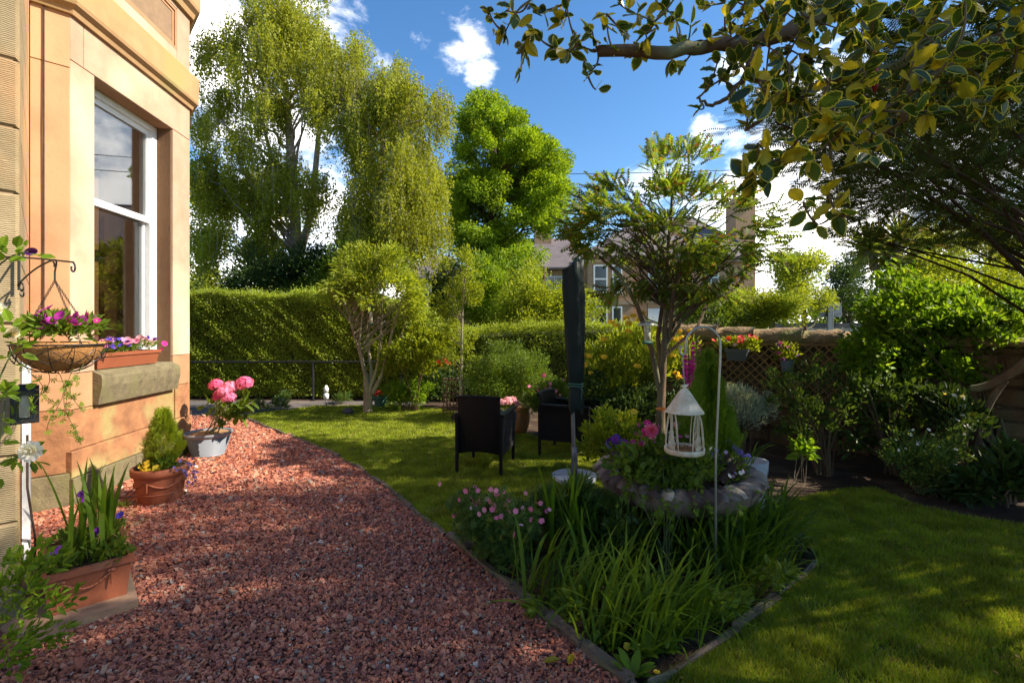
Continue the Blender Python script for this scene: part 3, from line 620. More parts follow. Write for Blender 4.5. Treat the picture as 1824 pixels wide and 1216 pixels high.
sweep('cornice', [(-.02, 5.60), (.04, 5.60), (.06, 5.66), (.105, 5.70), (.115, 5.74), (.115, 6.05), (.0, 6.12), (-.02, 6.12)], path, 'cornice')
# the sash window: frame > sashes, panes, shutter
L_ = lambda mb, *a: mb.lbox(Cw, uW, nW, *a)
wf = MB()
for r in ((a0-.0, a0+.085, 1.2, 4.03), (a1-.085, a1, 1.2, 4.03), (a0+.085, a1-.085, 3.96, 4.03), (a0+.085, a1-.085, 1.2, 1.235)): L_(wf, *r, -.33, -.185)
for r in ((a0+.085, a0+.10, 1.235, 3.96), (a1-.10, a1-.085, 1.235, 3.96)): L_(wf, *r, -.215, -.20)
win = wf.obj('window', M['white'], house)
for z0, z1, d in ((2.86, 3.96, -.255), (1.236, 2.93, -.30)):
    mb = MB(); w = .045
    for r in ((a0+.087, a0+.087+w, z0, z1), (a1-.087-w, a1-.087, z0, z1), (a0+.087+w, a1-.087-w, z0, z0+.07), (a0+.087+w, a1-.087-w, z1-.06, z1)): L_(mb, *r, d, d+.04)
    mb.obj('sash', M['white'], win); g = MB(); L_(g, a0+.087+w, a1-.087-w, z0+.07, z1-.06, d+.012, d+.02); g.obj('pane', M['glass'], win)
sh = MB(); L_(sh, a0+.02, a0+.07, 1.2, 4.0, -.78, -.335); L_(sh, a0+.06, a0+.30, 1.2, 4.0, -.82, -.79)
for z in (1.35, 2.25, 3.1): L_(sh, a0+.07, a0+.085, z, z+.7, -.72, -.40)
sh.obj('shutter', M['brownwood'], win)
# the loose pieces on the house wall
def cab(pts, r, name, label, m='black', cat='cable', n=5):
    mb = MB(); mb.tube(pts, r, n); return tag(mb.obj(name, M[m], at=pts[0]), label, cat)
cq = lambda x, y, d=.012: (lambda s: np.array([*(Cn+uC*s+nC*d), H-(y-HY)*(Cn+uC*s)[1]/F]))(.17)
cab(np.array([cq(0, -40), cq(0, 75), cq(0, 230, .016), cq(0, 430), cq(0, 600)]), .006, 'wall_cable', 'thin brown cable running straight down the orange canted wall', 'barkdark')
rp = lambda s, z, d=.03: np.array([*(Rn-uR*s+nR*d), z])
mb = MB(); mb.lbox(Rn-uR*.34, uR, nR, 0, .16, .15, 1.52, .005, .04); tag(mb.obj('downpipe', M['white'], at=rp(.2, 0)), 'white painted board behind the lantern at the wall corner', 'board')
cab(np.array([rp(.05, 1.0), rp(.06, .7), rp(.08, .5, .05), rp(.16, .38, .06), rp(.3, .25, .06), rp(.42, .1, .04)]), .006, 'cable', 'loose dark cable looping behind the rectangular planter', 'barkdark')

# ================================================================== THINGS BY THE HOUSE
# hanging basket and bracket
bc = P(107, 605, 2.45); bz = 1.52
hb = thing('wall_bracket', 'black scrolled iron bracket on the stone wall corner', 'bracket', P(30, 480, 2.6))
mb = MB(); r0 = P(34, 458, 2.64); r1 = P(131, 467, 2.38); mb.tube(np.array([r0, (r0+r1)/2+[0, 0, .002], r1]), .005); 
def spiral(c, r, a0_, a1_, ax, n=16, shrink=.45):
    t = np.linspace(0, 1, n); a = a0_+(a1_-a0_)*t; rr = r*(1-shrink*t); return c+np.outer(np.cos(a)*rr, ax)+np.outer(np.sin(a)*rr, [0, 0, 1])
ax = unit(r1-r0); mb.tube(spiral(r1-ax*.005+np.array([0, 0, -.028]), .026, 1.57, -3.6, ax), .004, cap=True); mb.tube(spiral(P(98, 470, 2.46), .022, 1.9, -2.6, ax), .004)
mb.tube(np.array([r0+[0, 0, .03], r0+[0, 0, -.18]]), .006)
mb.tube(bez(P(95, 463, 2.47), P(60, 475, 2.56), P(32, 508, 2.64), 8), .0045); mb.tube(spiral(r0+ax*.035+np.array([0, 0, -.165]), .028, 2.6, -2.6, ax), .004); mb.tube(spiral(r0+ax*.04+np.array([0, 0, -.21+.02]), .026, 3.3, 8.5, ax), .004)
mb.obj('scrollwork', M['black'], hb)
bk = thing('hanging_basket', 'coir-lined wire hanging basket with magenta flowers and trailing ivy', 'hanging basket', (*bc[:2], bz-.14))
Rb = .185
mb = MB(); mb.lathe([(.0, bz-.135), (.05, bz-.132), (.10, bz-.115), (.145, bz-.07), (.172, bz-.02), (.178, bz+.01), (.165, bz+.012), (.15, bz-.03), (0, bz-.035)], 28, (*bc[:2], 0)); mb.obj('liner', M['coir'], bk, True)
mb = MB(); a = np.linspace(0, 2*np.pi, 33); mb.tube(np.stack([bc[0]+Rb*np.cos(a), bc[1]+Rb*np.sin(a), a*0+bz], 1), .004, 5)
for k in range(12):
    th = k*np.pi/6; t = np.linspace(0, 1, 8); rr = Rb*np.cos(t*1.45); mb.tube(np.stack([bc[0]+rr*np.cos(th), bc[1]+rr*np.sin(th), bz-.145*np.sin(t*1.5)], 1), .0022, 4)
    for s in (-1, 1):
        t = np.linspace(0, 1, 12); tt = th+s*(.05+.2*np.sin(t*3.4)); zz = bz-.03-.06*t; rr = Rb*1.01*np.sqrt(np.maximum(.1, 1-((bz-zz)/.15)**2*.6)); mb.tube(np.stack([bc[0]+rr*np.cos(tt), bc[1]+rr*np.sin(tt), zz], 1), .002, 4)
mb.obj('wire_frame', M['black'], bk)
top = P(97, 480, 2.45); hk = MB(); hk.tube(np.array([P(95, 466, 2.46), P(100, 474, 2.45), P(98, 484, 2.45), P(98, 500, 2.45)]), .004); hk.obj('hook', M['black'], bk); top = P(98, 500, 2.45)
for k, th in enumerate((3.3, 5.9, 1.4)):
    e = np.array([bc[0]+Rb*math.cos(th), bc[1]+Rb*math.sin(th), bz]); mb = MB(); d = e-top; n = 30
    for i in range(n):
        c = top+d*(i+.5)/n; u = unit(d); s_ = unit(np.cross(u, [0, 0, 1.]) if i % 2 else np.cross(u, np.cross(u, [0, 0, 1.])))
        q = np.linspace(0, 2*np.pi, 7); mb.tube(c+np.outer(np.cos(q)*.010, u)+np.outer(np.sin(q)*.005, s_), .0014, 3, cap=False)
    mb.obj('chain', M['black'], bk)
C = bc+ball(16)*[.15, .13, .045]+[0, 0, .055]; mb = MB(); p = foliage(mb, C, .05, 650, .052, .018, LEAF4, bc, .35, .9); mb.obj('foliage', Lf['mid'], bk)
blooms(bk, 't_magenta', pick(p, 30)+[0.02, -.02, .035], .024); blooms(bk, 's_hot', pick(p, 12)+[0, -.02, .03], .018); blooms(bk, 's_palepink', pick(p, 8)+[.04, 0, .03], .014)
for (x, y, l, n) in ((60, 640, .28, 12), (100, 655, .5, 20), (128, 655, .62, 24), (140, 648, .40, 14), (75, 650, .36, 12)):
    a = P(x, y, 2.42); t = np.linspace(0, 1, 9); st = np.stack([a[0]+.03*np.sin(t*5+x), a[1]+.02*np.cos(t*4+x), a[2]-l*.62*t], 1); mb = MB(); mb.tube(st, .0018, 4)
    i = rng.uniform(.1, 1, n); pp = np.stack([np.interp(i, t, st[:, k]) for k in range(3)], 1)+rng.normal(size=(n, 3))*.012
    mb.inst(LOBED, pp, rnd_dirs(n, -.5), unit(np.array([.2, -1, .3])+rng.normal(size=(n, 3))*.5), rng.uniform(.02, .038, n), rng.uniform(.02, .034, n), 1); mb.obj('ivy_strand', [M['stem'], Lf['ivy']], bk)
# lantern
lc = P(44, 722, 2.52); ln = thing('wall_lantern', 'small black solar lantern on the wall below the hanging basket', 'lantern', lc); az = math.atan2(nN[1], nN[0])
mb = MB(); mb.box(lc+[0, 0, .075], (.10, .105, .012), az); mb.box(lc+[0, 0, .095], (.085, .09, .035), az, taper=.55); mb.box(lc+[-.045*nN[0], -.045*nN[1], 0], (.012, .11, .20), az); mb.box(lc+[0, 0, -.075], (.09, .095, .014), az)
for a in (-1, 1):
    for b in (-1, 1): q = lc+np.array([nN[0]*a*.036-nN[1]*b*.038, nN[1]*a*.036+nN[0]*b*.038, 0]); mb.box(q, (.008, .008, .15), az)
mb.obj('lantern_frame', M['black'], ln); mb = MB(); mb.box(lc, (.062, .066, .135), az); mb.obj('lantern_glass', M['glass'], ln)
mb = MB(); mb.lathe([(0, lc[2]-.06), (.02, lc[2]-.06), (.022, lc[2]), (.012, lc[2]+.05), (0, lc[2]+.055)], 12, (lc[0], lc[1], 0)); mb.obj('bulb', M['cream'], ln)
# window box
wb = thing('window_box', 'brown plastic trough of petunias on the bay window sill', 'planter', np.append(Cw+uW*1.1-nW*.08, 1.2))
mb = MB(); t0, t1 = .66, 1.60
def trough(mb, o, u, n, t0, t1, z0, z1, d0, d1, ta=.02, rim=.012, m=0):
    o, u, n = np.append(o, 0), np.append(u, 0), np.append(n, 0); V = []
    for (z, e) in ((z0, -ta), (z1-.035, 0), (z1-.035, rim), (z1, rim), (z1, -.012), (z1-.04, -.014), ):
        for a, d in ((t0-e, d0-e), (t1+e, d0-e), (t1+e, d1+e), (t0-e, d1+e)): V.append(o+u*a+n*d+np.array([0, 0, z]))
    f = [(3, 2, 1, 0), (20, 21, 22, 23)]
    for k in range(5):
        for i in range(4): f.append((k*4+i, k*4+(i+1) % 4, k*4+4+(i+1) % 4, k*4+4+i))
    mb.add(np.array(V), f, m)
trough(mb, Cw, uW, nW, t0, t1, 1.205, 1.36, -.17, .02); mb.obj('trough', M['terrared'], wb); mb = MB(); mb.lbox(Cw, uW, nW, t0, t1, 1.32, 1.335, -.16, .01); mb.obj('compost', M['compost'], wb)
C = np.array([np.append(Cw+uW*q+nW*rng.uniform(-.13, .04), rng.uniform(1.37, 1.44)) for q in np.linspace(t0, t1, 20)]); mb = MB(); p = foliage(mb, C, .055, 700, .045, .016, LEAF4, np.append(Cw+uW*1.1, 1.25), .5, .8); mb.obj('foliage', Lf['mid'], wb)
for k, n, r in (('t_pink', 7, .036), ('t_palepink', 8, .036), ('t_blue', 14, .024), ('s_lilac', 18, .014), ('s_violet', 8, .02)): blooms(wb, k, pick(p, n)+[.03, -.01, .045], r, face=(.6, -.6, .4))
blooms(wb, 't_hot', [np.append(Cw+uW*.62+nW*.05, 1.42)], .034, face=(.5, -.8, .3)); blooms(wb, 't_hot', [np.append(Cw+uW*.58+nW*.0, 1.36)], .02, face=(.5, -.8, .3))
# rectangular planter on slab
sl = MB(); V2 = [G(50, 1135, .045), G(247, 1068, .045), G(226, 993, .045), np.array([-3.1, 3.15, .045]), np.array([-2.83, 2.6, .045])]
V = np.array([q-[0, 0, z] for z in (.05, 0) for q in V2]); sl.add(V, [tuple(range(5, 10)), tuple(range(5))[::-1]]+[(i, (i+1) % 5, 5+(i+1) % 5, 5+i) for i in range(5)])
tag(sl.obj('stone_slab', M['slab'], at=V2[1]*[1, 1, 0]), 'worn sandstone slab under the rectangular terracotta planter', 'slab')
FL = np.array([-2.50, 2.58]); ua = np.array([.72, .694]); ub = np.array([-.694, .72])
tp = thing('terracotta_planter', 'rectangular terracotta trough of iris leaves and pansies on a stone slab', 'planter', (*FL, .046))
mb = MB(); trough(mb, FL, ub, np.array([.72, .694]), 0, .56, .046, .275, 0, .37, ta=.018, rim=.016); mb.obj('trough', M['terra'], tp)
nF = -ub
mb = MB(); FN = np.append(nF, 0); fo = lambda s, z, e=.004: np.append(FL+ua*s, z)+FN*e
t = np.linspace(0, 1, 22); mb.tube(np.array([fo(.07+.21*q, .215-.055*math.sin(q*math.pi), .016) for q in t]), .006+.0015*np.sin(t*60), 6)
for s in (.07, .28):
    mb.tube(np.array([fo(s-.012, .222, .015), fo(s, .226, .02), fo(s+.012, .222, .015)]), .011, 6); mb.tube(np.array([fo(s, .21, .014), fo(s, .14, .014)]), [.008, .004], 6)
mb.obj('swag_relief', M['terra'], tp)
mb = MB(); mb.lbox(FL, ub, ua, .01, .55, .23, .245, .01, .36); mb.obj('compost', M['compost'], tp)
# strap leaf meshes (length 1 along z, bending towards +x)
def strapmesh(bend, w, fold=.25, seg=8, lean=.05):
    mb = MB(); x = z = 0; th = lean; V = []
    for i in range(seg+1):
        t = i/seg; ww = w*(.55+1.1*t-1.62*t**2.6 if t < 1 else .02)
        ww = max(ww, w*.04); V += [(x-fold*ww*math.cos(th)*.5, ww, z+fold*ww*math.sin(th)*.5), (x, 0, z), (x-fold*ww*math.cos(th)*.5, -ww, z+fold*ww*math.sin(th)*.5)]
        x += math.sin(th)/seg; z += math.cos(th)/seg; th += bend/seg*(1.9*t+.1)
    mb.add(V, [(3*i, 3*i+1, 3*i+4, 3*i+3) for i in range(seg)]+[(3*i+1, 3*i+2, 3*i+5, 3*i+4) for i in range(seg)])
    return mb
STR = {}
def strap(root, base, L, w, lean, az, bend, mkey='strap', name='leaf', label=None):
    k = (round(bend*4)/4, round(w*200)/200, mkey)
    if k not in STR: STR[k] = strapmesh(k[0], max(k[1], .005)).mesh('strap_leaf', [Lf[mkey]], True)
    o = bpy.data.objects.new(name, STR[k]); COL.objects.link(o); o.parent = root; o.location = [float(q) for q in np.array(base)-wpos(root)]
    o.rotation_euler = (0, lean, az); o.scale = (L, L, L)
    if label: o['label'] = label
    return o
def pp_(s, t_): return np.append(FL+ua*s+ub*t_, .24)
for i in range(34):
    s, t_ = rng.uniform(.08, .3), rng.uniform(.08, .5); strap(tp, pp_(s, t_), rng.uniform(.28, .62), rng.uniform(.022, .034), rng.uniform(0, .2), rng.uniform(0, 6.28), rng.uniform(0, .5))
for i in range(20): strap(tp, pp_(rng.uniform(.15, .33), rng.uniform(.02, .5)), rng.uniform(.22, .38), .022, rng.uniform(.3, .7), rng.uniform(-1.2, 1.0), rng.uniform(1.4, 2.4))
for i in range(4): strap(tp, pp_(.25, rng.uniform(.1, .4)), .3, .015, .4, rng.uniform(-1, 1), 2.2, 'straw', label='withered straw coloured leaf')
C = np.array([pp_(rng.uniform(.02, .36), rng.uniform(.0, .54))+[0, 0, rng.uniform(.02, .08)] for _ in range(22)]); mb = MB(); p = foliage(mb, C, .055, 800, .05, .022, LEAF4, np.array([*(FL+ua*.18+ub*.25), .15]), .4, .8); mb.obj('foliage', Lf['mid'], tp)
for (x, y, D_, r, k) in [(98, 988, 2.62, .034, 't_purple'), (108, 980, 2.66, .03, 't_violet'), (90, 995, 2.6, .028, 't_violet'), (147, 885, 2.95, .03, 't_purple'), (146, 880, 2.98, .022, 't_violet'), (168, 950, 2.85, .026, 't_violet'), (215, 917, 3.0, .026, 't_blue'), (60, 1000, 2.62, .018, 't_violet'), (175, 945, 2.9, .018, 't_purple')]:
    blooms(tp, k, [P(x, y, D_)], r, face=(.5, -.8, .3))
# round terracotta pot
def pot(name, label, c, R_, h, m, group=None, rings=0, prof=None, comp=True, cat='plant pot'):
    r = thing(name, label, cat, (c[0], c[1], 0), group); mb = MB()
    pr = prof or [(0, 0), (R_*.70, 0), (R_*.74, .02), (R_*.90, h*.72), (R_*.90, h*.76), (R_, h*.80), (R_*1.02, h*.86), (R_*1.02, h*.97), (R_*.98, h), (R_*.90, h), (R_*.88, h*.9), (0, h*.88)]
    if rings: pr = [(0, 0), (R_*.66, 0)]+[(R_*(.66+.30*(i+.5)/rings)+R_*.03*(j*2-1), h*.88*(i+.1+.8*j)/rings) for i in range(rings) for j in (1, 0)]+[(R_*.97, h*.88), (R_*1.02, h*.93), (R_*1.02, h), (R_*.92, h), (R_*.9, h*.9), (0, h*.9)]
    mb.lathe(pr, 32, (c[0], c[1], c[2] if len(c) > 2 else 0)); mb.obj('pot', M[m], r, True)
    return r
pc = np.array([-3.27, 4.50, 0]); rp_ = pot('terracotta_pot', 'round terracotta pot with lemon conifer, yellow primrose and lobelia at the wall', pc, .225, .33, 'terra')
mb = MB()
for k in range(4):
    a_ = np.linspace(0, 1, 14)*1.4+k*1.571+.1; q = np.linspace(0, 1, 14); mb.tube(np.stack([pc[0]+.197*np.cos(a_), pc[1]+.197*np.sin(a_), .215-.05*np.sin(q*np.pi)], 1), .009+.002*np.sin(q*50), 6)
    mb.tube(np.array([[pc[0]+.2*math.cos(a_[0]), pc[1]+.2*math.sin(a_[0]), z] for z in (.225, .21, .13)]), [.014, .012, .004], 6)
for z in (.10,): a_ = np.linspace(0, 6.283, 30); mb.tube(np.stack([pc[0]+.178*np.cos(a_), pc[1]+.178*np.sin(a_), a_*0+z], 1), .006, 6)
mb.obj('swag_relief', M['terra'], rp_)
mb = MB(); mb.lathe([(0, .305), (.2, .305)], 20, (pc[0], pc[1], 0)); mb.obj('compost', M['compost'], rp_)
def conifer(root, c, h, r, n, lm, L=.06, name='conifer', cone=True):
    t = rng.random(n)**.8; z = c[2]+h*t; rr = r*(np.minimum(1, (1-t)*1.35+.06) if cone else np.sqrt(np.maximum(.05, 1-(2*t-1)**2)))*np.clip(.35+.75*t*3, 0, 1)*rng.random(n)**.35
    lob = 1+.22*np.sin(z*26)*np.sin(rng.integers(0, 7, n)*.9); a = rng.uniform(0, 6.283, n); rr = rr*lob
    p = np.stack([c[0]+rr*np.cos(a), c[1]+rr*np.sin(a), z], 1); ax = unit(np.stack([np.cos(a)*.55, np.sin(a)*.55, np.ones(n)], 1)+rng.normal(size=(n, 3))*.28)
    mb = MB(); mb.inst(SPRAY, p, ax, np.stack([np.cos(a+1.2), np.sin(a+1.2), 0*a], 1)+rng.normal(size=(n, 3))*.4, rng.uniform(.6, 1.2, n)*L, rng.uniform(.6, 1.2, n)*L*.9)
    return mb.obj(name, lm, root)
conifer(rp_, np.array([-3.27, 4.53, .30]), .50, .15, 1500, Lf['lemon'], .065)
C = pc+ball(12)*[.18, .15, .03]+[.02, -.05, .345]; mb = MB(); p = foliage(mb, C, .05, 380, .055, .024, LEAF4, pc, .5, .8); mb.obj('foliage', Lf['mid'], rp_)
C = pc+np.array([[.2, -.02, .36], [.25, .04, .33], [.27, -.05, .28], [.30, .0, .24], [.22, -.1, .33], [.30, -.08, .2]]); mb = MB(); p2 = foliage(mb, C, .06, 360, .018, .005, LEAF2, pc, 0, .8); mb.obj('trailing_foliage', Lf['mid'], rp_)
blooms(rp_, 't_lav', pick(p2, 34)+[.02, -.01, 0], .012); blooms(rp_, 's_orange', pick(p2, 4), .012)
blooms(rp_, 's_yellow', [P(262+rng.normal()*9, 834+rng.normal()*5, 4.33) for _ in range(12)], .026, face=(.3, -.7, .7))
# grey pot with hydrangea
hc = np.array([-3.83, 6.10, 0]); hp = pot('grey_pot', 'ribbed grey plastic pot with a pink hydrangea at the house corner', hc, .265, .30, 'greypot', rings=5)
mb = MB(); mb.lathe([(0, .285), (.235, .28)], 20, (hc[0], hc[1], 0)); mb.obj('bark_mulch', M['seed'], hp)
HY_ = [(385, 685, 6.1, .085), (410, 690, 6.0, .09), (392, 703, 5.98, .085), (408, 708, 5.95, .08), (436, 682, 6.05, .10), (398, 697, 5.92, .07)]
mb = MB()
for (x, y, D_, r) in HY_+[(380, 740, 6.1, 0), (425, 730, 6, 0), (415, 745, 6.2, 0)]:
    g = P(x, y, D_); b = hc+[rng.normal()*.04, rng.normal()*.04, .28]; mb.tube(bez(b, (b+g)/2+[rng.normal()*.05, 0, -.03], g, 7), np.linspace(.009, .004, 7), 5)
mb.obj('stem', M['barkpale'], hp)
C = np.array([P(x, y, 6.0+rng.normal()*.08) for x, y in [(375, 722), (390, 730), (405, 722), (420, 726), (435, 712), (425, 742), (398, 742), (440, 722), (412, 735)]]); mb = MB(); foliage(mb, C, .09, 130, .12, .075, LEAF4, hc+[0, 0, .6], .1, .8); mb.obj('foliage', Lf['mid'], hp)
for i, (x, y, D_, r) in enumerate(HY_): put(FM['hydp' if i % 2 else 'hyd'], 'flower_head', hp, P(x, y, D_), (rng.normal()*.2, -.3, 1), r)

# roses and shrub at the left edge
rs = thing('climbing_rose', 'rambling rose at the left edge with one white bloom and yellow buds', 'rose', (-2.5, 2.2, 0)); mb = MB()
cane = [[(-10, 830), (20, 815), (50, 812)], [(-10, 700), (10, 640), (35, 610)], [(-10, 480), (20, 450), (50, 448)], [(-20, 760), (0, 700), (30, 680)], [(-20, 560), (5, 580), (22, 596)], [(-20, 850), (5, 790), (10, 700)]]
ends = []
for c in cane:
    q = np.array([P(x, y, 2.12) for x, y in c]); mb.tube(bez(q[0], q[1], q[2], 7), np.linspace(.004, .002, 7), 5); ends += [q[1], q[2], q[0], (q[1]+q[2])/2]
mb.obj('stem', M['stem'], rs); mb = MB(); foliage(mb, np.array(ends), .055, 110, .052, .032, LEAF4, np.array([-2.35, 2.1, 1.2]), .1, .7); mb.obj('foliage', Lf['ivy'], rs)
put(FM['rose_white'], 'flower', rs, P(60, 803, 2.1), (.3, -1, .2), .045, label='white double bloom'); put(FM['bud_yel'], 'flower', rs, P(20, 598, 2.1), (.6, -.3, .4), .022, label='pale yellow bud'); put(FM['rose_white'], 'flower', rs, P(0, 552, 2.12), (.4, -1, .2), .03)
put(FM['t_violet'], 'flower', rs, P(54, 446, 2.15), (.6, -.2, -.6), .022, label='withered dark bloom'); put(FM['bud_yel'], 'flower', rs, P(27, 459, 2.15), (.2, -.6, -.4), .013)
C = np.array([P(x, y, 2.15+.08*rng.normal()) for x, y in [(20, 1000), (60, 990), (95, 1000), (10, 1060), (50, 1050), (90, 1070), (30, 1100), (10, 1140), (60, 1130), (100, 1135), (20, 1180), (70, 1010), (40, 1030), (10, 1030), (30, 1160), (118, 1068)]])
r_ = thing('leafy_shrub', 'glossy leafy shoots of a shrub in the bottom left corner', 'shrub', (-2.3, 2.1, 0)); mb = MB(); C[:, 2] = np.maximum(C[:, 2], .06); foliage(mb, C, .065, 520, .048, .020, LEAF4, np.array([-2.4, 2.1, .1]), .25, 1.); mb.obj('foliage', Lf['ivy'], r_)
mb = MB(); [mb.tube(bez(np.array([-2.35, 2.12, 0]), np.array([-2.33, 2.12, .3]), c, 6), np.linspace(.004, .0015, 6), 4) for c in C[::2]]; mb.obj('stem', M['stem'], r_)
for (x, y, s_) in [(330, 812, .10), (222, 905, .05)]: plant('weed', 'small weeds sprouting from gravel at the wall foot by %s' % ('the grey pot' if x > 300 else 'the terracotta trough'), 'weed', [(x, y-4, 10, 5)], G(x, y)[1], .05, 60, .03, .012, Lf['mid'], nc=5, cr=.03, stems=0)

# ================================================================== BOUNDARIES
# tall hedge: core plus leaves on an uneven face
def hedge(name, label, x0, x1, y0, y1, top, n, L, lm, core='hedgecore', base_z=0.05, sides=True):
    """top(x) gives the height; y0 is the near face"""
    root = thing(name, label, 'hedge', ((x0+x1)/2, (y0+y1)/2, 0))
    nx, nz = 40, 10; mb = MB(); V = []
    xs = np.linspace(x0+.1, x1-.1, nx); prof = [(y0+.13, base_z), (y0+.10, .5), (y0+.10, .97), (y0+.2, 1), (y1-.15, 1), (y1-.1, .5), (y1-.1, base_z)]
    for x in xs:
        for yy, zz in prof: V.append((x, yy+.04*math.sin(x*3.1+zz*5), (zz if zz == base_z else zz*(top(x)-.14))))
    k = len(prof); mb.add(V, [(i*k+j, (i+1)*k+j, (i+1)*k+j+1, i*k+j+1) for i in range(nx-1) for j in range(k-1)]+[tuple(range(k)), tuple(range((nx-1)*k, nx*k))[::-1]]); mb.obj('inner_twigs', M[core], root)
    def bulge(x, z): return .035*np.sin(x*4.3+z*2.1+np.sin(z*5.3)*.8)*np.sin(z*3.7+1+np.sin(x*2.9))+.02*np.sin(x*11+z*7)*np.sin(z*13+x*5)
    nf = int(n*.62); x = rng.uniform(x0, x1, nf); tz = np.array([top(q) for q in x]); z = base_z+(tz-base_z)*rng.random(nf)**.93
    p = np.stack([x, y0+bulge(x, z)+rng.exponential(.05, nf), z], 1); s = rng.uniform(.65, 1.2, nf)
    mb = MB(); mb.inst(LEAF2, p, unit(np.array([0, -.5, .35])+rng.normal(size=(nf, 3))*.75), unit(np.array([.65, -.5, .5])+rng.normal(size=(nf, 3))*.55), L*s, L*.55*s)
    nt_ = n-nf; x = rng.uniform(x0, x1, nt_); y = rng.uniform(y0-.02, y1, nt_); tz = np.array([top(q) for q in x]); z = tz+.05*np.sin(x*5)*np.sin(y*4+x)-rng.exponential(.05, nt_)+rng.exponential(.035, nt_)
    s = rng.uniform(.65, 1.2, nt_); mb.inst(LEAF2, np.stack([x, y, z], 1), unit(np.array([0, 0, 1.])+rng.normal(size=(nt_, 3))*.5), rnd_dirs(nt_, .2), L*s, L*.5*s)
    mb.obj('foliage', lm, root); return root
hedge('tall_hedge', 'tall dense clipped green hedge behind the black railing', -9.2, -1.7, 11.0, 12.1, lambda x: 2.36-.04*math.sin(x*2)-max(0, x+4.6)*.10-max(0, x+2.6)*.25, 125000, .050, Lf['hedge'])
hedge('low_hedge', 'low clipped hedge running behind the round bush and the parasol', -1.9, 3.6, 10.6, 11.4, lambda x: 1.62+.02*math.sin(x*3)+.05*math.sin(x*1.1), 34000, .05, Lf['hedge'])
# railing
rl = thing('handrail', 'thin black metal handrail on posts along the tarmac path', 'railing', (-5.8, 10.75, 0))
for a, b in ((-9.0, -7.55), (-7.55, -4.42), (-4.42, -2.4)):
    mb = MB(); mb.tube(np.array([[a, 10.75, .86], [b, 10.75, .86]]), .022, 8); mb.obj('rail', M['black'], rl)
for x in (-9.0, -7.55, -4.42, -2.45):
    mb = MB(); mb.tube(np.array([[x, 10.75, 0], [x, 10.75, .85]]), .024, 8); mb.box((x, 10.75, .01), (.10, .10, .02)); mb.obj('post', M['black'], rl)
# white bollard light
g = G(581, 722); bl = thing('bollard_light', 'small white twin-sectioned bollard light by the tarmac path', 'light', g)
for nm, pr, m in (('stake', [(0, 0), (.012, 0), (.012, .14), (0, .14)], 'alu'), ('lamp_body', [(0, .13), (.05, .14), (.055, .24), (.045, .25), (.02, .255), (.02, .28), (0, .28)], 'white'), ('lamp_head', [(0, .275), (.045, .28), (.05, .36), (.03, .39), (.02, .42), (0, .42)], 'white')):
    mb = MB(); mb.lathe(pr, 16, g); mb.obj(nm, M[m], bl, True)
for (x, y, s, lab) in [(505, 715, 16, 'low green lavender tuft on the path edge below the railing post'), (462, 732, 24, 'low spreading tuft at the corner of lawn and gravel'), (498, 728, 14, 'small purple flowering tuft beside the lawn corner'), (608, 716, 15, 'small grey-green tuft to the right of the bollard light')]:
    b = G(x, y+2); r_, C = plant('lavender_tuft', lab, 'plant', [(x, y-9, s, 9)], b[1], .18, 500, .08, .012, Lf['ger'], nc=12, cr=.08, up=.8, stems=0, group='tufts along the path edge'); 
    if x in (462, 498): blooms(r_, 's_lav', C[:8]+[0, -.08, .05], .02)
g = G(620, 737); mb = MB(); mb.lathe([(0, 0), (.09, 0), (.11, .05), (.07, .10), (0, .12)], 9, g); tag(mb.obj('stone', M['pebble'], at=g), 'dark round stone on the lawn beside the tree foot', 'stone')

# garden wall ----------------------------------------------------------
wA, wB, wC = np.array([2.45, 7.75]), np.array([5.5, 5.25]), np.array([9.4, 2.1])
gw = thing('garden_wall', 'old rubble stone garden wall with rounded mossy coping on the right', 'wall', (4.0, 6.4, 0))
uG, lG = seg(wA, wC); nG = np.array([uG[1], -uG[0]]); nG = nG if nG@np.array([-1, -1]) > 0 else -nG
mb = MB(); mb.lbox(wA, uG, nG, 0, lG, -.05, 1.40, -.34, -.015); mb.obj('wall_core', M['soil'], gw)
z = 0.0; row = 0
while z < 1.36:
    hh = [.22, .16, .21, .15, .19, .17, .2][row % 7]; hh = min(hh, 1.40-z); q = -.02-rng.random()*.2
    while q < min(lG, 6.6):
        l = rng.uniform(.18, .50); z1 = z+hh; mb = MB(); mb.lbox(wA, uG, nG, max(q, -.02)+.009, q+l-.009, z+.009, z1-.007, -.05, rng.uniform(.0, .035), jit=.011, ch=.022); mb.obj('stone', M['wallstone'], gw); q += l
    z += hh; row += 1
mb = MB(); mb.lbox(wA, uG, nG, 6.6, lG, 0, 1.40, -.015, .015); mb.obj('wall_face', M['wallstone'], gw)
mb = MB(); mb.lbox(wA, uG, -uG[::-1]*[1, -1] if False else nG, -.03, -.0205, 0, 1.4, -.34, -.02); mb.obj('wall_end', M['wallstone'], gw)
q = -.05
while q < lG:
    l = rng.uniform(.45, .95); sg = 9; V = []; tz = 1.66-.04*min(q, 4); k = 5
    for i in range(k+1):
        s_ = q+.008+(l-.016)*i/k; e = 1-.05*(i in (0, k))
        for j in range(sg):
            a = math.pi*j/(sg-1); d = -.17+.225*math.cos(a)*e; zz = 1.40+(tz-1.40)*(math.sin(a)**.8)*e
            V.append(np.append(wA+uG*s_+nG*d, zz)+rng.normal(size=3)*.009)
    f = [(i*sg+j, i*sg+j+1, (i+1)*sg+j+1, (i+1)*sg+j) for i in range(k) for j in range(sg-1)]+[tuple(range(sg)), tuple(range(k*sg, (k+1)*sg))[::-1], *[(i*sg, (i+1)*sg, (i+1)*sg+sg-1, i*sg+sg-1) for i in range(k)]]
    mb = MB(); mb.add(V, f); mb.obj('coping_stone', M['coping'], gw, True); q += l
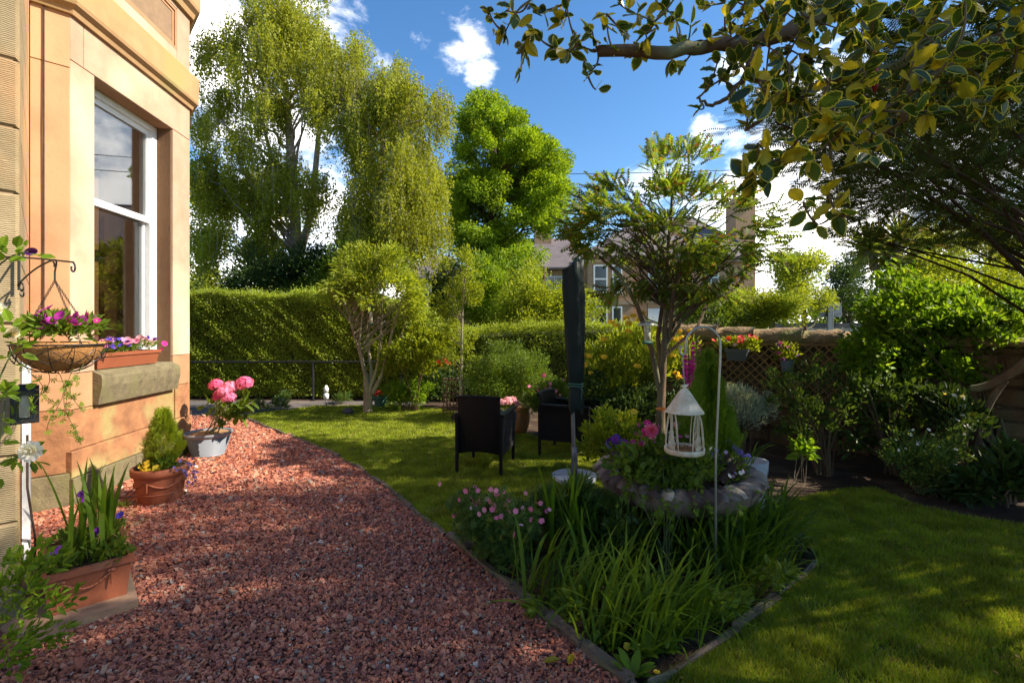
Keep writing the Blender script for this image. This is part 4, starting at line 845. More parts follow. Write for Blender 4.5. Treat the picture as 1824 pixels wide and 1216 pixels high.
# trellis
tr_ = thing('trellis', 'diamond lattice wooden trellis fixed to the stone wall', 'trellis', np.append(wA+uG*1.2, .7))
s0, s1, z0, z1 = .40, 2.42, .55, 1.385
def slat(a, b, d, w, m='trellis', name='slat'):
    a3, b3 = (np.append(wA+uG*q[0]+nG*d, q[1]) for q in (a, b)); u = unit(b3-a3); n3 = np.append(nG, 0); v = np.cross(u, n3); V = [p_+v*w*sv+n3*.006*sn for p_ in (a3, b3) for sn in (-1, 1) for sv in (-1, 1)]
    mb = MB(); mb.add(V, [(0, 1, 3, 2), (4, 6, 7, 5), (0, 4, 5, 1), (2, 3, 7, 6), (0, 2, 6, 4), (1, 5, 7, 3)]); mb.obj(name, M[m], tr_)
for sgn, d in ((1, .062), (-1, .076)):
    c = s0-(z1-z0)
    while c < s1+(z1-z0):
        pts = []                       # line s - sgn*z = c' clipped to the panel
        for zq in (z0, z1):
            s_ = c+(zq-z0) if sgn > 0 else c+(z1-zq)
            pts.append((s_, zq))
        (sa, za), (sb, zb) = pts
        def cl(s_, z_):
            t = min(max(s_, s0), s1); return t, z_+(t-s_)*(zb-za)/(sb-sa)
        A_, B_ = cl(sa, za), cl(sb, zb)
        if abs(A_[0]-B_[0]) > .05 and z0-.01 <= min(A_[1], B_[1]) and max(A_[1], B_[1]) <= z1+.01: slat(A_, B_, d, .009)
        c += .118
for a, b in (((s0-.02, z1), (s1+.02, z1)), ((s0-.02, z0), (s1+.02, z0)), ((s0, z0), (s0, z1)), ((s1, z0), (s1, z1))): slat(a, b, .092, .017, name='rail')
# planters on the trellis
tb = thing('wall_trough', 'slate grey trough of red petunias hung on the trellis', 'planter', np.append(wA+uG*1.0+nG*.2, 1.12)); sc_ = lambda x: (lambda k: (wA[0]-k*wA[1])/(k*uG[1]-uG[0]))((x-CX)/F)
ta_, tb_ = sc_(1297), sc_(1343); mb = MB(); trough(mb, wA, uG, nG, ta_+.03, tb_-.03, 1.14, 1.31, .11, .27, ta=.03); mb.obj('trough', M['gunpot'], tb)
C = np.array([np.append(wA+uG*q+nG*rng.uniform(.08, .3), rng.uniform(1.32, 1.45)) for q in np.linspace(ta_-.05, tb_+.08, 22)]); mb = MB(); p = foliage(mb, C, .07, 900, .05, .022, LEAF4, C.mean(0)-[0, 0, .15], .3, .9); mb.obj('foliage', Lf['yel'], tb)
blooms(tb, 't_red', pick(p, 9)+[-.02, -.04, .05], .036); blooms(tb, 's_palepink', pick(p, 8)+[-.02, -.03, .03], .024)
sb_ = sc_(1402); bp = thing('hanging_pot', 'pale blue half pot of trailing purple flowers on the trellis', 'planter', np.append(wA+uG*sb_+nG*.15, 1.0)); c = np.append(wA+uG*(sb_+.03)+nG*.17, 0)
mb = MB(); mb.lathe([(0, 1.0), (.06, 1.0), (.095, 1.17), (.10, 1.18), (.085, 1.18), (0, 1.15)], 20, c); mb.obj('pot', M['bluepot'], bp, True)
C = c+ball(14)*[.16, .12, .13]+[-.03, 0, 1.26]; mb = MB(); p = foliage(mb, C, .07, 650, .045, .02, LEAF4, c+[0, 0, 1.1], .1, .9); mb.obj('foliage', Lf['yel'], bp); blooms(bp, 's_magenta', pick(p, 14)+[-.02, -.03, .02], .022); blooms(bp, 's_violet', pick(p, 6)+[-.02, -.03, .02], .022)

# ================================================================== THE SEATING CORNER
def armchair(label, loc, rz, w=.56, dp=.62, hb=.82):
    r = thing('rattan_armchair', label, 'chair', (0, 0, 0), 'dark rattan garden armchairs'); wx, y0 = w/2, 0       # local: faces +y
    V = []; nx, nz = 9, 6                                  # backrest, slightly raked and bowed
    for s in (0, 1):
        for j in range(nz):
            for i in range(nx):
                u = i/(nx-1)*2-1; v = j/(nz-1); V.append((u*(wx-.012), -.03-.07*v+.035*(u*u)+(.032 if s else 0), .20+(hb-.20)*v+(.012*(1-u*u)*v)+(.035*(1-u*u)*(1-v))))
    f = [(j*nx+i, j*nx+i+1, (j+1)*nx+i+1, (j+1)*nx+i) for j in range(nz-1) for i in range(nx-1)]; k = nx*nz; f2 = [tuple(q+k for q in a[::-1]) for a in f]
    ring = [i for i in range(nx)]+[j*nx+nx-1 for j in range(1, nz)]+[(nz-1)*nx+i for i in range(nx-2, -1, -1)]+[j*nx for j in range(nz-2, 0, -1)]
    mb = MB(); mb.add(V, f+f2+[(ring[i], ring[i-1], ring[i-1]+k, ring[i]+k) for i in range(len(ring))]); mb.obj('backrest', M['rattan2'], r)
    mb = MB(); mb.tube(np.array([(u*wx, -.085+.02*u*u, hb+.005+.012*(1-u*u)) for u in np.linspace(-1, 1, 9)]), .016, 8); mb.obj('top_rail', M['rattan'], r)
    mb = MB(); mb.box((0, dp*.5, .36), (w-.07, dp-.05, .07)); mb.obj('seat', M['rattan'], r); mb = MB(); mb.box((0, dp*.52, .43), (w-.10, dp-.1, .06), taper=.04); mb.obj('cushion', M['rattan2'], r)
    mb = MB(); mb.box((0, dp-.015, .28), (w-.07, .025, .16)); mb.obj('front_apron', M['rattan'], r)
    for s in (-1, 1):
        x = s*wx; V = [(x+e*.014, y, z) for e in (-1, 1) for y, z in ((-.03, .20), (dp, .20), (dp, .60), (dp-.05, .615), (-.05, .63))]
        mb = MB(); mb.add(V, [(4, 3, 2, 1, 0), (5, 6, 7, 8, 9)]+[(i, (i+1) % 5, 5+(i+1) % 5, 5+i) for i in range(5)]); mb.obj('side_panel', M['rattan'], r)
        mb = MB(); mb.box((x, dp*.48, .635), (.062, dp+.04, .028)); mb.obj('armrest', M['rattan'], r)
        for y, z in ((0-.04, .63), (dp-.02, .6)): mb = MB(); mb.box((x, y, .5*z-.012), (.030, .030, z), taper=-.2); mb.obj('leg', M['rattan'], r)
    r.location = loc; r.rotation_euler = (0, 0, rz); return r
armchair('dark rattan armchair with its back to the gravel, nearest to the pink flowers', (-.355, 5.33, .012), -.22, .50, .60, .83)
armchair('dark rattan armchair turned sideways behind the parasol pole', (.50, 6.30, .012), -2.0, .56, .60, .76)
# pots between the chairs
g = G(905, 782); q = pot('tall_pot', 'tall dark pot of pink chrysanthemums between the two armchairs', g, .13, .40, 'gunpot', prof=[(0, 0), (.09, 0), (.13, .40), (.11, .40), (.10, .35), (0, .34)])
C = g+ball(14)*[.15, .13, .07]+[0, 0, .47]; mb = MB(); p = foliage(mb, C, .05, 400, .04, .02, LEAF4, g+[0, 0, .3], .4, .8); mb.obj('foliage', Lf['mid'], q)
for c in g+np.array([[.0, 0, .58], [.1, -.03, .55], [-.1, 0, .55], [.02, -.1, .55], [.07, .08, .57], [-.06, -.08, .54], [.14, .02, .50], [-.14, .0, .5]]): put(FM['mum'], 'flower', q, c, (0, -.2, 1), .05)
g = G(925, 771); q = pot('glazed_pot', 'orange glazed pot standing behind the right armchair', g, .17, .42, 'glazed', prof=[(0, 0), (.10, 0), (.15, .12), (.17, .26), (.15, .36), (.16, .42), (.14, .42), (.13, .3), (0, .28)])
# parasol
pb = np.array([.66, 5.12, 0]); pr_ = thing('parasol', 'closed parasol in a shiny dark green cover with a grey pole', 'parasol', pb); tl = np.array([-.012, 0, 0])
mb = MB(); mb.tube(np.array([pb+[0, 0, .05], pb+tl*2+[0, 0, 1.0], pb+tl*3+[0, 0, 2.3]]), .021, 10); mb.obj('pole', M['alu'], pr_)
mb = MB(); n = 28; zs = np.concatenate([np.linspace(.72, 1.0, 6), np.linspace(1.06, 2.30, 16), [2.345]]); V = []
for i, z in enumerate(zs):
    rr = .078+.034*np.clip((z-1.0)/.9, 0, 1)-(.018*math.exp(-((z-.98)/.05)**2)); rr = rr*(.92 if z < .76 else 1)
    for j in range(n):
        a = 2*math.pi*j/n; fl = 1+.13*math.sin(a*5+z*1.2)+.05*math.sin(a*9-z*3)+.03*math.sin(z*17+a*3); zz = z
        if i >= len(zs)-2: zz = z-.03+.055*math.cos(a); 
        if i == len(zs)-1: fl *= .25; zz -= .02
        if z < .76: zz += .03*math.sin(a*3)
        V.append((pb[0]-.012*(z)-.03*(z-.7)*.5+rr*fl*math.cos(a)+.03, pb[1]+rr*fl*math.sin(a)*.9, zz))
mb.add(V, [(i*n+j, i*n+(j+1) % n, (i+1)*n+(j+1) % n, (i+1)*n+j) for i in range(len(zs)-1) for j in range(n)]); mb.obj('cover', M['cover'], pr_, True)
mb = MB(); a = np.linspace(0, 12.8, 40); mb.tube(np.stack([pb[0]+.012+.078*np.cos(a), pb[1]+.075*np.sin(a), .975+.012*a/3+.006*np.sin(a*2)], 1), .007, 5); mb.tube(np.array([pb+[.06, -.07, 1.0], pb+[.075, -.085, .95], pb+[.06, -.08, .90], pb+[.07, -.085, .86]]), .005, 5); mb.obj('tie_cord', M['rope'], pr_)
mb = MB(); mb.lathe([(0, .04), (.035, .04), (.035, .34), (.028, .35), (0, .35)], 14, pb); mb.obj('base_tube', M['alu'], pr_, True)
for k in range(4):
    a0_ = k*math.pi/2+.12; aa = np.linspace(a0_, a0_+math.pi/2-.24, 7); V = [(pb[0]+rr*math.cos(q), pb[1]+rr*math.sin(q), z) for z in (.006, .055) for rr in (.05, .235) for q in aa]; m7 = 7
    f = [(i, i+1, 8+i, 7+i)[::-1] for i in range(6)]+[(14+i, 14+7+i, 14+8+i, 14+i+1)[::-1] for i in range(6)]+[(7+i, 8+i, 22+i, 21+i) for i in range(6)]+[(i, 14+i, 15+i, i+1) for i in range(6)]+[(0, 7, 21, 14), (6, 20, 27, 13)]
    mb = MB(); mb.add(V, f); mb.obj('base_weight', M['conc'], pr_)

# ================================================================== THE FLOWER BED
bc_ = np.array([1.27, 3.72, 0]); RB = .62; bs = thing('stone_basin', 'large fluted stone shell basin planted with flowers in the bed', 'basin', bc_)
mb = MB(); mb.lathe([(0, 0), (.24, 0), (.25, .05), (.19, .08), (.14, .14), (.16, .20), (.24, .24)], 24, bc_, nf=12, flute=.04); mb.obj('pedestal', M['basin'], bs, True)
n = 96; rz_ = .505
V = []; prof = [(.16, .23, 0), (.34, .27, .03), (.48, .34, .05), (.56, .42, .05), (.585, .46, .02), (.60, .50, .02), (.565, .52, .0), (.50, .505, 0), (.44, .44, 0), (0, .42, 0)]
for rr, z, fl in prof:
    for j in range(n): a = 2*math.pi*j/n; q = rr*(1+fl*abs(math.sin(a*14))); V.append(bc_+[q*math.cos(a), q*math.sin(a), z])
mb = MB(); mb.add(V, [(i*n+j, i*n+(j+1) % n, (i+1)*n+(j+1) % n, (i+1)*n+j) for i in range(len(prof)-1) for j in range(n)]); mb.obj('bowl', M['basin'], bs, True)
# rim made of overlapping scallops
for j in range(44):
    a = 2*math.pi*j/44; d = np.array([math.cos(a), math.sin(a), 0]); t = np.array([-d[1], d[0], 0]); c = bc_+d*(.555+.01*rng.normal())+[0, 0, .515]; V = []
    for i in range(5):
        for k in range(7):
            u = -1+2*k/6; v = i/4; V.append(c+t*u*.044*math.sin(.5+2.2*v)+t*.02*(v-.5)+d*(-.085+.165*v)+np.array([0, 0, (.034*math.sqrt(max(0, 1-u*u*.98))+.005*math.cos(u*12))*math.sin(.4+2.5*v)-(.03*v*v)]))
    mb = MB(); mb.add(V, [(i*7+k, i*7+k+1, i*7+8+k, i*7+7+k) for i in range(4) for k in range(6)]); mb.obj('scallop', M['basinpale' if rng.random() < .2 else 'basin'], bs, True)
mb = MB(); mb.lathe([(0, .46), (.47, .47)], 28, bc_); mb.obj('compost', M['compost'], bs)
# in the basin: bedding, rose, violas, conifer, driftwood
bd = thing('petunia', 'mound of purple and violet petunias at the left side of the basin', 'flowers', (.90, 3.85, .47))
C = np.array([P(x, y, 3.85+.12*rng.normal()) for x, y in zip(rng.uniform(1088, 1145, 16), rng.uniform(790, 838, 16))]); mb = MB(); p = foliage(mb, C, .06, 500, .045, .022, LEAF4, np.array([.9, 3.85, .4]), .4, .8); mb.obj('foliage', Lf['mid'], bd)
for k, n_, r_ in (('t_violet', 16, .03), ('t_purple', 12, .03), ('t_blue', 8, .028), ('t_lav', 6, .03)): blooms(bd, k, pick(p, n_)+[-.0, -.04, .04], r_)
bd = thing('bedding_flowers', 'pink and magenta flowers at the back of the basin behind the feeder', 'flowers', (1.25, 4.1, .47))
C = np.array([P(x, y, 4.05+.08*rng.normal()) for x, y in zip(rng.uniform(1130, 1235, 18), rng.uniform(765, 810, 18))]); mb = MB(); p = foliage(mb, C, .06, 600, .045, .02, LEAF4, np.array([1.2, 4.0, .4]), .4, .8); mb.obj('foliage', Lf['mid'], bd)
for k, n_, r_ in (('mag', 9, .032), ('mum', 8, .03), ('s_hot', 12, .026), ('s_magenta', 14, .022), ('s_palepink', 8, .02)): blooms(bd, k, pick(p, n_)+[0, -.05, .05], r_)
r_, C = plant('rose_bush', 'leafy rose bush with a cerise striped bloom in front of the basin', 'rose', [(1165, 820, 55, 40), (1190, 850, 60, 35), (1140, 840, 40, 35), (1220, 840, 35, 30)], 3.35, .16, 1500, .058, .038, Lf['mid'], LEAF4, nc=34, cr=.085, up=.2, stems=9, sm=M['stem'], sr=.005, base=(1.0, 3.15, 0), zmin=.3)
put(FM['rose_pink'], 'flower', r_, P(1160, 768, 3.4), (-.2, -1, .5), .048, label='cerise bloom striped with white'); put(FM['rose_hot'], 'flower', r_, P(1150, 772, 3.42), (-.6, -.6, .5), .04)
for (x, y) in ((1141, 792), (1186, 795), (1176, 840), (1136, 812), (1222, 838)): put(FM['bud_yel' if 0 else 'rose_hot'], 'flower', r_, P(x, y, 3.3), (0, -.3, 1), .013, label='small red bud')
bd = thing('viola', 'trailing violas in the front of the basin below the feeder', 'flowers', (1.35, 3.4, .47))
C = np.array([P(x, y, 3.5+.12*rng.normal()) for x, y in zip(rng.uniform(1190, 1330, 24), rng.uniform(800, 852, 24))]); mb = MB(); p = foliage(mb, C, .06, 1000, .035, .017, LEAF4, np.array([1.3, 3.5, .4]), .3, .8); mb.obj('foliage', Lf['mid'], bd)
blooms(bd, 't_lav', pick(p, 9)+[0, -.05, .04], .02); blooms(bd, 's_lilac', pick(p, 12)+[0, -.05, .03], .016); blooms(bd, 's_white', pick(p, 6)+[0, -.05, .03], .014)
cc = thing('small_conifer', 'bright green upright conifer in the basin behind the feeder', 'conifer', (1.60, 3.95, .46))
conifer(cc, np.array([1.60, 3.95, .44]), .80, .22, 2300, Lf['thuja'], .085)
conifer(cc, np.array([1.60, 3.98, .9]), .46, .09, 240, Lf['thuja'], .09, name='leader')
dw = thing('driftwood', 'two dark cut branches leaning over the basin rim', 'branch', (1.55, 3.5, .5))
for pts_, rr in (((P(1283, 860, 3.45), P(1300, 832, 3.5), P(1322, 815, 3.5)), (.035, .030)), ((P(1260, 840, 3.6), P(1275, 825, 3.6), P(1298, 808, 3.6)), (.030, .026))): mb = MB(); mb.tube(bez(*pts_, 6), np.linspace(rr[0], rr[1], 6), 9); mb.obj('branch', M['barkdark'], dw)
bw = thing('lavender_spikes', 'violet flower spikes with long leaves at the right of the basin', 'flowers', (1.95, 3.85, .4))
for pts_ in ((P(1296, 785, 3.8), P(1320, 803, 3.8)), (P(1306, 797, 3.75), P(1330, 815, 3.75))):
    mb = MB(); t = rng.random(90); c = pts_[0]+(pts_[1]-pts_[0])*t[:, None]+rng.normal(size=(90, 3))*.008; mb.inst(LEAF2, c, rnd_dirs(90), rnd_dirs(90), .022, .014); mb.obj('flower_spike', M['p_lav'], bw)
for (x, y, az) in ((1320, 815, 0), (1325, 822, .4), (1310, 825, -.3), (1335, 812, .2), (1300, 830, 2.5), (1315, 818, .9)): strap(bw, P(x, y+20, 3.85), .34, .02, .5, az, 1.6, 'strapdark')
g = G(1342, 890); g = np.array([2.18, 4.42, 0]); q = pot('cream_pot', 'square pale stone planter half hidden behind the basin', g, .13, .40, 'conc', prof=[(0, 0), (.12, 0), (.15, .40), (.13, .40), (.12, .34), (0, .33)])
for az in (.1, .8, 2.2, -.6, 3.5): strap(q, g+[0, 0, .33], .36, .02, .5, az, 1.5, 'strapdark')
# shepherd's crook and feeder
b = np.array([1.285, 3.05, 0]); ck = thing('shepherd_crook', 'tall galvanised shepherd crook carrying the bird feeder', 'plant hook', b); mb = MB()
tp_ = P(1283, 635, 3.05); arc = [P(1283-31+31*math.cos(a), 615-33*math.sin(a), 3.05) for a in np.linspace(0, math.pi*.93, 14)]; cur = [P(1221, 630, 3.05), P(1216, 633, 3.05), P(1211, 628, 3.05), P(1211, 620, 3.05), P(1215, 617, 3.05)]
mb.tube(np.array([b, b+[.0, 0, .8], tp_]+arc+cur), .0075, 8); mb.obj('rod', M['galv'], ck, True)
fc = np.array([(1219-CX)*3.03/F, 3.03, 0]); bf = thing('bird_feeder', 'cream wirework bird feeder with a bell roof hanging from the crook', 'bird feeder', (*fc[:2], .80))
zr0, zr1 = 1.085, 1.225; mb = MB(); nn = 8; V = []
for i, (rr, z) in enumerate([(.122, zr0-.008), (.118, zr0), (.092, zr0+.035), (.062, zr0+.08), (.035, zr0+.12), (.014, zr1), (.0, zr1+.004)]):
    for j in range(nn*2): a = math.pi*j/nn; V.append(fc+[rr*(1 if j % 2 == 0 else .965)*math.cos(a), rr*(1 if j % 2 == 0 else .965)*math.sin(a), z])
mb.add(V, [(i*nn*2+j, i*nn*2+(j+1) % (nn*2), (i+1)*nn*2+(j+1) % (nn*2), (i+1)*nn*2+j) for i in range(6) for j in range(nn*2)]); mb.obj('roof', M['cream'], bf)
mb = MB(); mb.tube(fc+np.array([[-.022, 0, zr1+.018], [-.008, 0, zr1+.012], [.012, 0, zr1+.016], [.026, 0, zr1+.026]]), [.004, .011, .009, .002], 8); mb.lathe([(0, zr1), (.01, zr1), (.006, zr1+.012), (0, zr1+.012)], 8, fc); mb.obj('bird_finial', M['cream'], bf, True)
zt = .822; mb = MB(); mb.lathe([(0, zt), (.112, zt), (.120, zt+.006), (.122, zt+.034), (.118, zt+.036), (.114, zt+.012), (0, zt+.010)], 36, fc); mb.obj('tray', M['cream'], bf, True)
mb = MB(); k = 420; a = rng.uniform(0, 6.283, k); rr = .108*rng.random(k)**.5; mb.inst(LEAF2, np.stack([fc[0]+rr*np.cos(a), fc[1]+rr*np.sin(a), zt+.020+.012*rng.random(k)], 1), rnd_dirs(k, .0), rnd_dirs(k, 1.), .012, .009); mb.lathe([(0, zt+.022), (.112, zt+.016)], 24, fc); tag(mb.obj('seed', M['seed'], bf), kind='stuff')
for q in range(4):
    th = q*math.pi/2+.5; mb = MB(); e = np.array([math.cos(th), math.sin(th), 0]); t = np.array([-e[1], e[0], 0]); c = fc+e*.108
    for s in (-1, 1): mb.tube(bez(c+t*s*.05+[0, 0, zt+.02], c+t*s*.045+[0, 0, zt+.22], c+t*s*.008-e*.01+[0, 0, zr0+.01], 9), .0028, 5); mb.tube(c+np.array([t*s*.022*math.sin(a)+np.array([0, 0, zt+.075+.05*math.cos(a)-.02*abs(math.sin(a))]) for a in np.linspace(-.4, 3.1, 12)]), .0024, 5); mb.tube(spiral(c+t*s*.014+np.array([0, 0, zt+.105]), .012, 0, s*5., t, 12), .002, 4)
    for s in (-.005, .005): mb.tube(np.array([c+t*s+[0, 0, zt+.06], c+t*s+[0, 0, zr0]]), .0022, 5)
    for i in range(9): a = i*.7; mb.inst(LEAF4, np.array([c+[0, 0, zt+.05]]), np.array([t*math.cos(a)+np.array([0, 0, 1])*math.sin(a)]), np.array([e]), .022, .014)
    mb.obj('wire_panel', M['cream'], bf)
mb = MB(); a_ = fc+[0, 0, zr1+.03]; z_ = P(1215, 632, 3.05); n = 16
for i in range(n): c = a_+(z_-a_)*(i+.5)/n; q = np.linspace(0, 6.283, 7); s_ = np.array([1, 0, 0]) if i % 2 else np.array([0, 1., 0]); mb.tube(c+np.outer(np.cos(q)*.010, [0, 0, 1])+np.outer(np.sin(q)*.004, s_), .0013, 3, cap=False)
mb.obj('chain', M['galv'], bf)
# geranium, crocosmia clumps, primulas
r_, C = plant('cranesbill', 'pink flowered cranesbill geranium mound at the left corner of the bed', 'geranium', [(880, 935, 68, 55), (850, 925, 45, 45), (915, 960, 55, 50), (895, 985, 50, 30)], 3.32, .30, 4200, .040, .038, Lf['ger'], LOBED, nc=70, cr=.085, up=.35, base=(-.12, 3.3, 0), stems=10, sm=M['stem'], sr=.003, zmin=.04)
hi = C[C[:, 2] > .22]; fl = np.concatenate([pick(hi, 34)+rng.normal(size=(min(34, len(hi)), 3))*[.07, .04, .03]+[0, -.03, .09] for _ in range(2)])[:54]; blooms(r_, 's_pink', fl, .0175); blooms(r_, 's_palepink', pick(C, 10)+[0, -.09, .05], .015)
def clump(name, label, cat, pts, n, L0, L1, w, key, spread=.1, lean=(.05, .5), bend=(.2, 1.3), azc=None, base=None, group=None):
    r = thing(name, label, cat, base if base is not None else (*np.mean(pts, 0)[:2], 0), group)
    for i in range(n):
        p = np.array(pts[rng.integers(len(pts))][:2])+rng.normal(size=2)*spread; ln_ = rng.uniform(*lean); az = rng.uniform(0, 6.283) if azc is None or rng.random() < .4 else azc+rng.normal()*.8
        strap(r, (p[0], p[1], 0), rng.uniform(L0, L1), rng.choice(w), ln_, az, rng.uniform(*bend)*(.5+ln_), key)
    return r
clump('crocosmia', 'large clump of long green strap leaves filling the front of the bed', 'strap-leaved plant', [G(960, 1060), G(1010, 1090), G(1050, 1120), G(1090, 1140), G(1140, 1150), G(1180, 1140), G(1040, 1060), G(1100, 1080), G(1150, 1090), G(1200, 1110), G(1090, 1030)], 295, .26, .52, [.016, .02, .026, .03], 'strap', .075, (.08, .75), (.6, 2.2), azc=.3)
clump('crocosmia', 'dark green arching strap leaves at the right end of the bed', 'strap-leaved plant', [G(1310, 1010), G(1340, 1000), G(1360, 985), G(1290, 1030), G(1330, 960), G(1260, 1010)], 240, .32, .62, [.016, .022, .026, .03], 'strapdark', .09, (.05, .7), (.5, 1.9), azc=.3)
q = clump('iris', 'tall pale iris leaves standing in front of the parasol foot', 'iris', [G(985, 985), G(1010, 990), G(1030, 985), G(960, 985)], 24, .45, .72, [.024, .03], 'strap', .05, (.0, .28), (.0, .5))
q = clump('crocosmia', 'middle clump of strap leaves between the basin and the crook', 'strap-leaved plant', [G(1130, 1010), G(1180, 1000), G(1230, 1020), G(1080, 1000)], 120, .30, .50, [.016, .022], 'strapdark', .07, (.05, .4), (.3, 1.1))
for (x, y, az, L_0) in ((1440, 985, .1, .55), (1420, 1000, -.2, .5)): strap(q, G(x-60, y), L_0, .02, .7, az, 2.0, 'strap')
for (x, y, s) in ((930, 1015, .9), (940, 1045, .7), (1120, 1100, .8)):
    for i in range(4): strap(q, G(x, y)+[rng.normal()*.03, rng.normal()*.03, 0], .22*s, .018, .6, rng.uniform(0, 6), 1.8, 'straw', label='withered straw coloured leaf')
def rosette(r, c, n, L, w, key):
    for i in range(n): strap(r, c+[rng.normal()*.01, rng.normal()*.01, .005], L*rng.uniform(.7, 1.2), w, rng.uniform(.5, 1.15), i*2.4+rng.normal()*.2, rng.uniform(.3, 1.0), key)
q = thing('primula', 'light green primula rosettes at the bottom tip of the bed', 'primula', G(1140, 1160))
for (x, y, s) in ((1110, 1120, 1), (1160, 1115, 1.1), (1145, 1170, 1), (1130, 1205, .9), (1185, 1160, .9), (1090, 1150, .7)): rosette(q, G(x, y), 12, .12*s, .21, 'primula')
blooms(q, 's_yellow', [P(1117, 1150, 2.4), P(1170, 1196, 2.25)], .02, face=(0, -.4, 1))
r_, C = plant('leafy_perennial', 'dark leafy perennials with a red and white flower behind the strap leaves', 'perennial', [(1000, 905, 55, 35), (1060, 895, 60, 38), (1110, 920, 60, 30), (1040, 930, 60, 30)], 3.75, .3, 3000, .075, .065, Lf['ger'], LOBED, nc=50, cr=.10, up=.3, base=(.6, 3.7, 0), stems=8, sm=M['stem'], sr=.005)
put(FM['rose_hot'], 'flower', r_, P(987, 877, 3.6), (0, -1, .6), .032, label='red flower tipped with white'); put(FM['rose_white'], 'flower', r_, P(991, 880, 3.58), (.3, -1, .2), .022)
for (x, y) in ((1016, 899), (1010, 926)): put(FM['rose_hot'], 'flower', r_, P(x, y, 3.5), (0, -1, .6), .012)
r_, C = plant('ground_foliage', 'low dark foliage filling the bed under the basin', 'ground cover', [(1150, 960, 90, 30), (1280, 930, 60, 25), (1240, 985, 80, 30), (1380, 960, 40, 20), (1060, 1010, 60, 25)], 3.4, .35, 3400, .05, .035, Lf['dark'], LEAF4, nc=60, cr=.09, up=.4, stems=0)
tag(r_, kind='stuff')
blooms(bw, 's_hot', [P(1340, 908, 3.6), P(1348, 912, 3.6), P(1320, 893, 3.6), P(1334, 870, 3.7)], .02)

# ================================================================== TREES
def tree(name, label, blobs, D, Dr, trunk, nc, cr, nleaf, L, Wd, lm, bark, T_=LEAF2, style='clump', nlimb=40, up=.3, out=.7, extra=None, group=None, cat='tree', slen=1., r0=.35, flat=.8, wig=.03, pw=.45, more=(), twig=0, csq=.75):
    tp = np.array([P(x, y, D+(q[0] if q else 0)) for x, y, r, *q in trunk]); tp[0, 2] = -.02; tr = np.array([q[2] for q in trunk])
    root = thing(name, label, cat, (tp[0, 0], tp[0, 1], 0), group)
    C = blobpts(blobs, D, Dr, nc, pw)
    if extra is not None: C = np.concatenate([C, extra])
    mb = MB(); mb.tube(tp, tr, 10, cap=False)
    for q in more: w = np.array([P(x, y, D+(d[0] if d else 0)) for x, y, r, *d in q]); w[0, 2] = max(w[0, 2], -.02); mb.tube(w, [e[2] for e in q], 8, cap=False)
    mb.obj('trunk', bark, root, True); mb = MB()
    limbs(mb, tp, tr, C[:nlimb], r0, wig=wig)
    if twig:
        for i in rng.integers(0, len(C), twig):
            j = rng.integers(0, len(C)); 
            if np.linalg.norm(C[i]-C[j]) < cr*5: mb.tube(bez(C[i], (C[i]+C[j])/2+rng.normal(size=3)*cr*.4, C[j], 5), np.linspace(.008, .002, 5)*D/8, 4, cap=False)
    bo_ = mb.obj('branches', bark, root); mb = MB()
    if group and 'beyond' in group: bo_['kind'] = 'stuff'
    c0 = C.mean(0)
    crs = cr*rng.uniform(.55, 1.45, len(C))
    if style == 'clump': foliage(mb, C, crs, nleaf, L, Wd, T_, c0, up, out, 0, csq, flat, crs**2)
    else:
        ns = nleaf//16; k = rng.choice(len(C), ns, p=crs**2/np.sum(crs**2)); o = C[k]+ball(ns, .5)*crs[k, None]; s = slen*rng.uniform(.25, 1.25, ns); sw = rng.normal(size=(ns, 2))*.07+(o-c0)[:, :2]*.03
        idx = rng.integers(0, ns, nleaf); t = rng.random(nleaf); p = o[idx].copy(); p[:, 2] -= s[idx]*t**1.15; p[:, :2] += sw[idx]*np.sin(t*2.2)[:, None]*1.2; p += rng.normal(size=(nleaf, 3))*.035
        a = unit(rng.normal(size=(nleaf, 3))*.6+[0, 0, -.9]); q = rng.uniform(.65, 1.3, nleaf); mb.inst(T_, p, a, unit(rng.normal(size=(nleaf, 3))*[1, 1, .3]+[0, -.2, .3]), L*q, Wd*q)
        i2 = rng.choice(ns, min(ns, 1500), replace=False)   # hanging twigs
        A_ = o[i2]; B_ = A_+np.stack([sw[i2, 0], sw[i2, 1], -s[i2]], 1); w = .006; V = np.stack([A_-[w, 0, 0], A_+[w, 0, 0], B_], 1).reshape(-1, 3); tw = MB(); tw.add(V, [np.arange(len(V)).reshape(-1, 3)]); tw.obj('twigs', bark, root)['kind'] = 'stuff'
    mb.obj('crown', lm, root); return root, C
tree('birch_tree', 'tallest weeping birch with a pale trunk and airy crown above the hedge', [(505, 60, 75, 60), (440, 40, 50, 45), (400, 90, 40, 50), (560, 60, 45, 60), (470, 160, 75, 60), (395, 190, 40, 40), (555, 160, 40, 70), (395, 300, 50, 60), (460, 320, 60, 90), (390, 400, 50, 60), (470, 430, 60, 60), (540, 330, 50, 60), (620, 110, 40, 45), (640, 75, 16, 18), (500, -30, 70, 50), (360, 330, 22, 60), (365, 420, 25, 55), (430, 250, 45, 45)],
     17, 2.2, [(532, 600, .24), (530, 480, .20), (524, 350, .17), (515, 230, .13), (505, 120, .09), (500, 20, .05), (498, -50, .02)], 185, .44, 135000, .085, .052, Lf['birch'], M['birch'], style='weep', nlimb=90, slen=1.25, group='weeping birches behind the hedge',
     more=([(530, 470, .14), (555, 380, .12), (566, 260, .09), (575, 150, .06), (585, 60, .03)], [(526, 400, .11), (490, 300, .08), (462, 200, .05), (440, 90, .025)], [(525, 430, .09), (480, 380, .06), (430, 300, .045), (398, 210, .02)]))
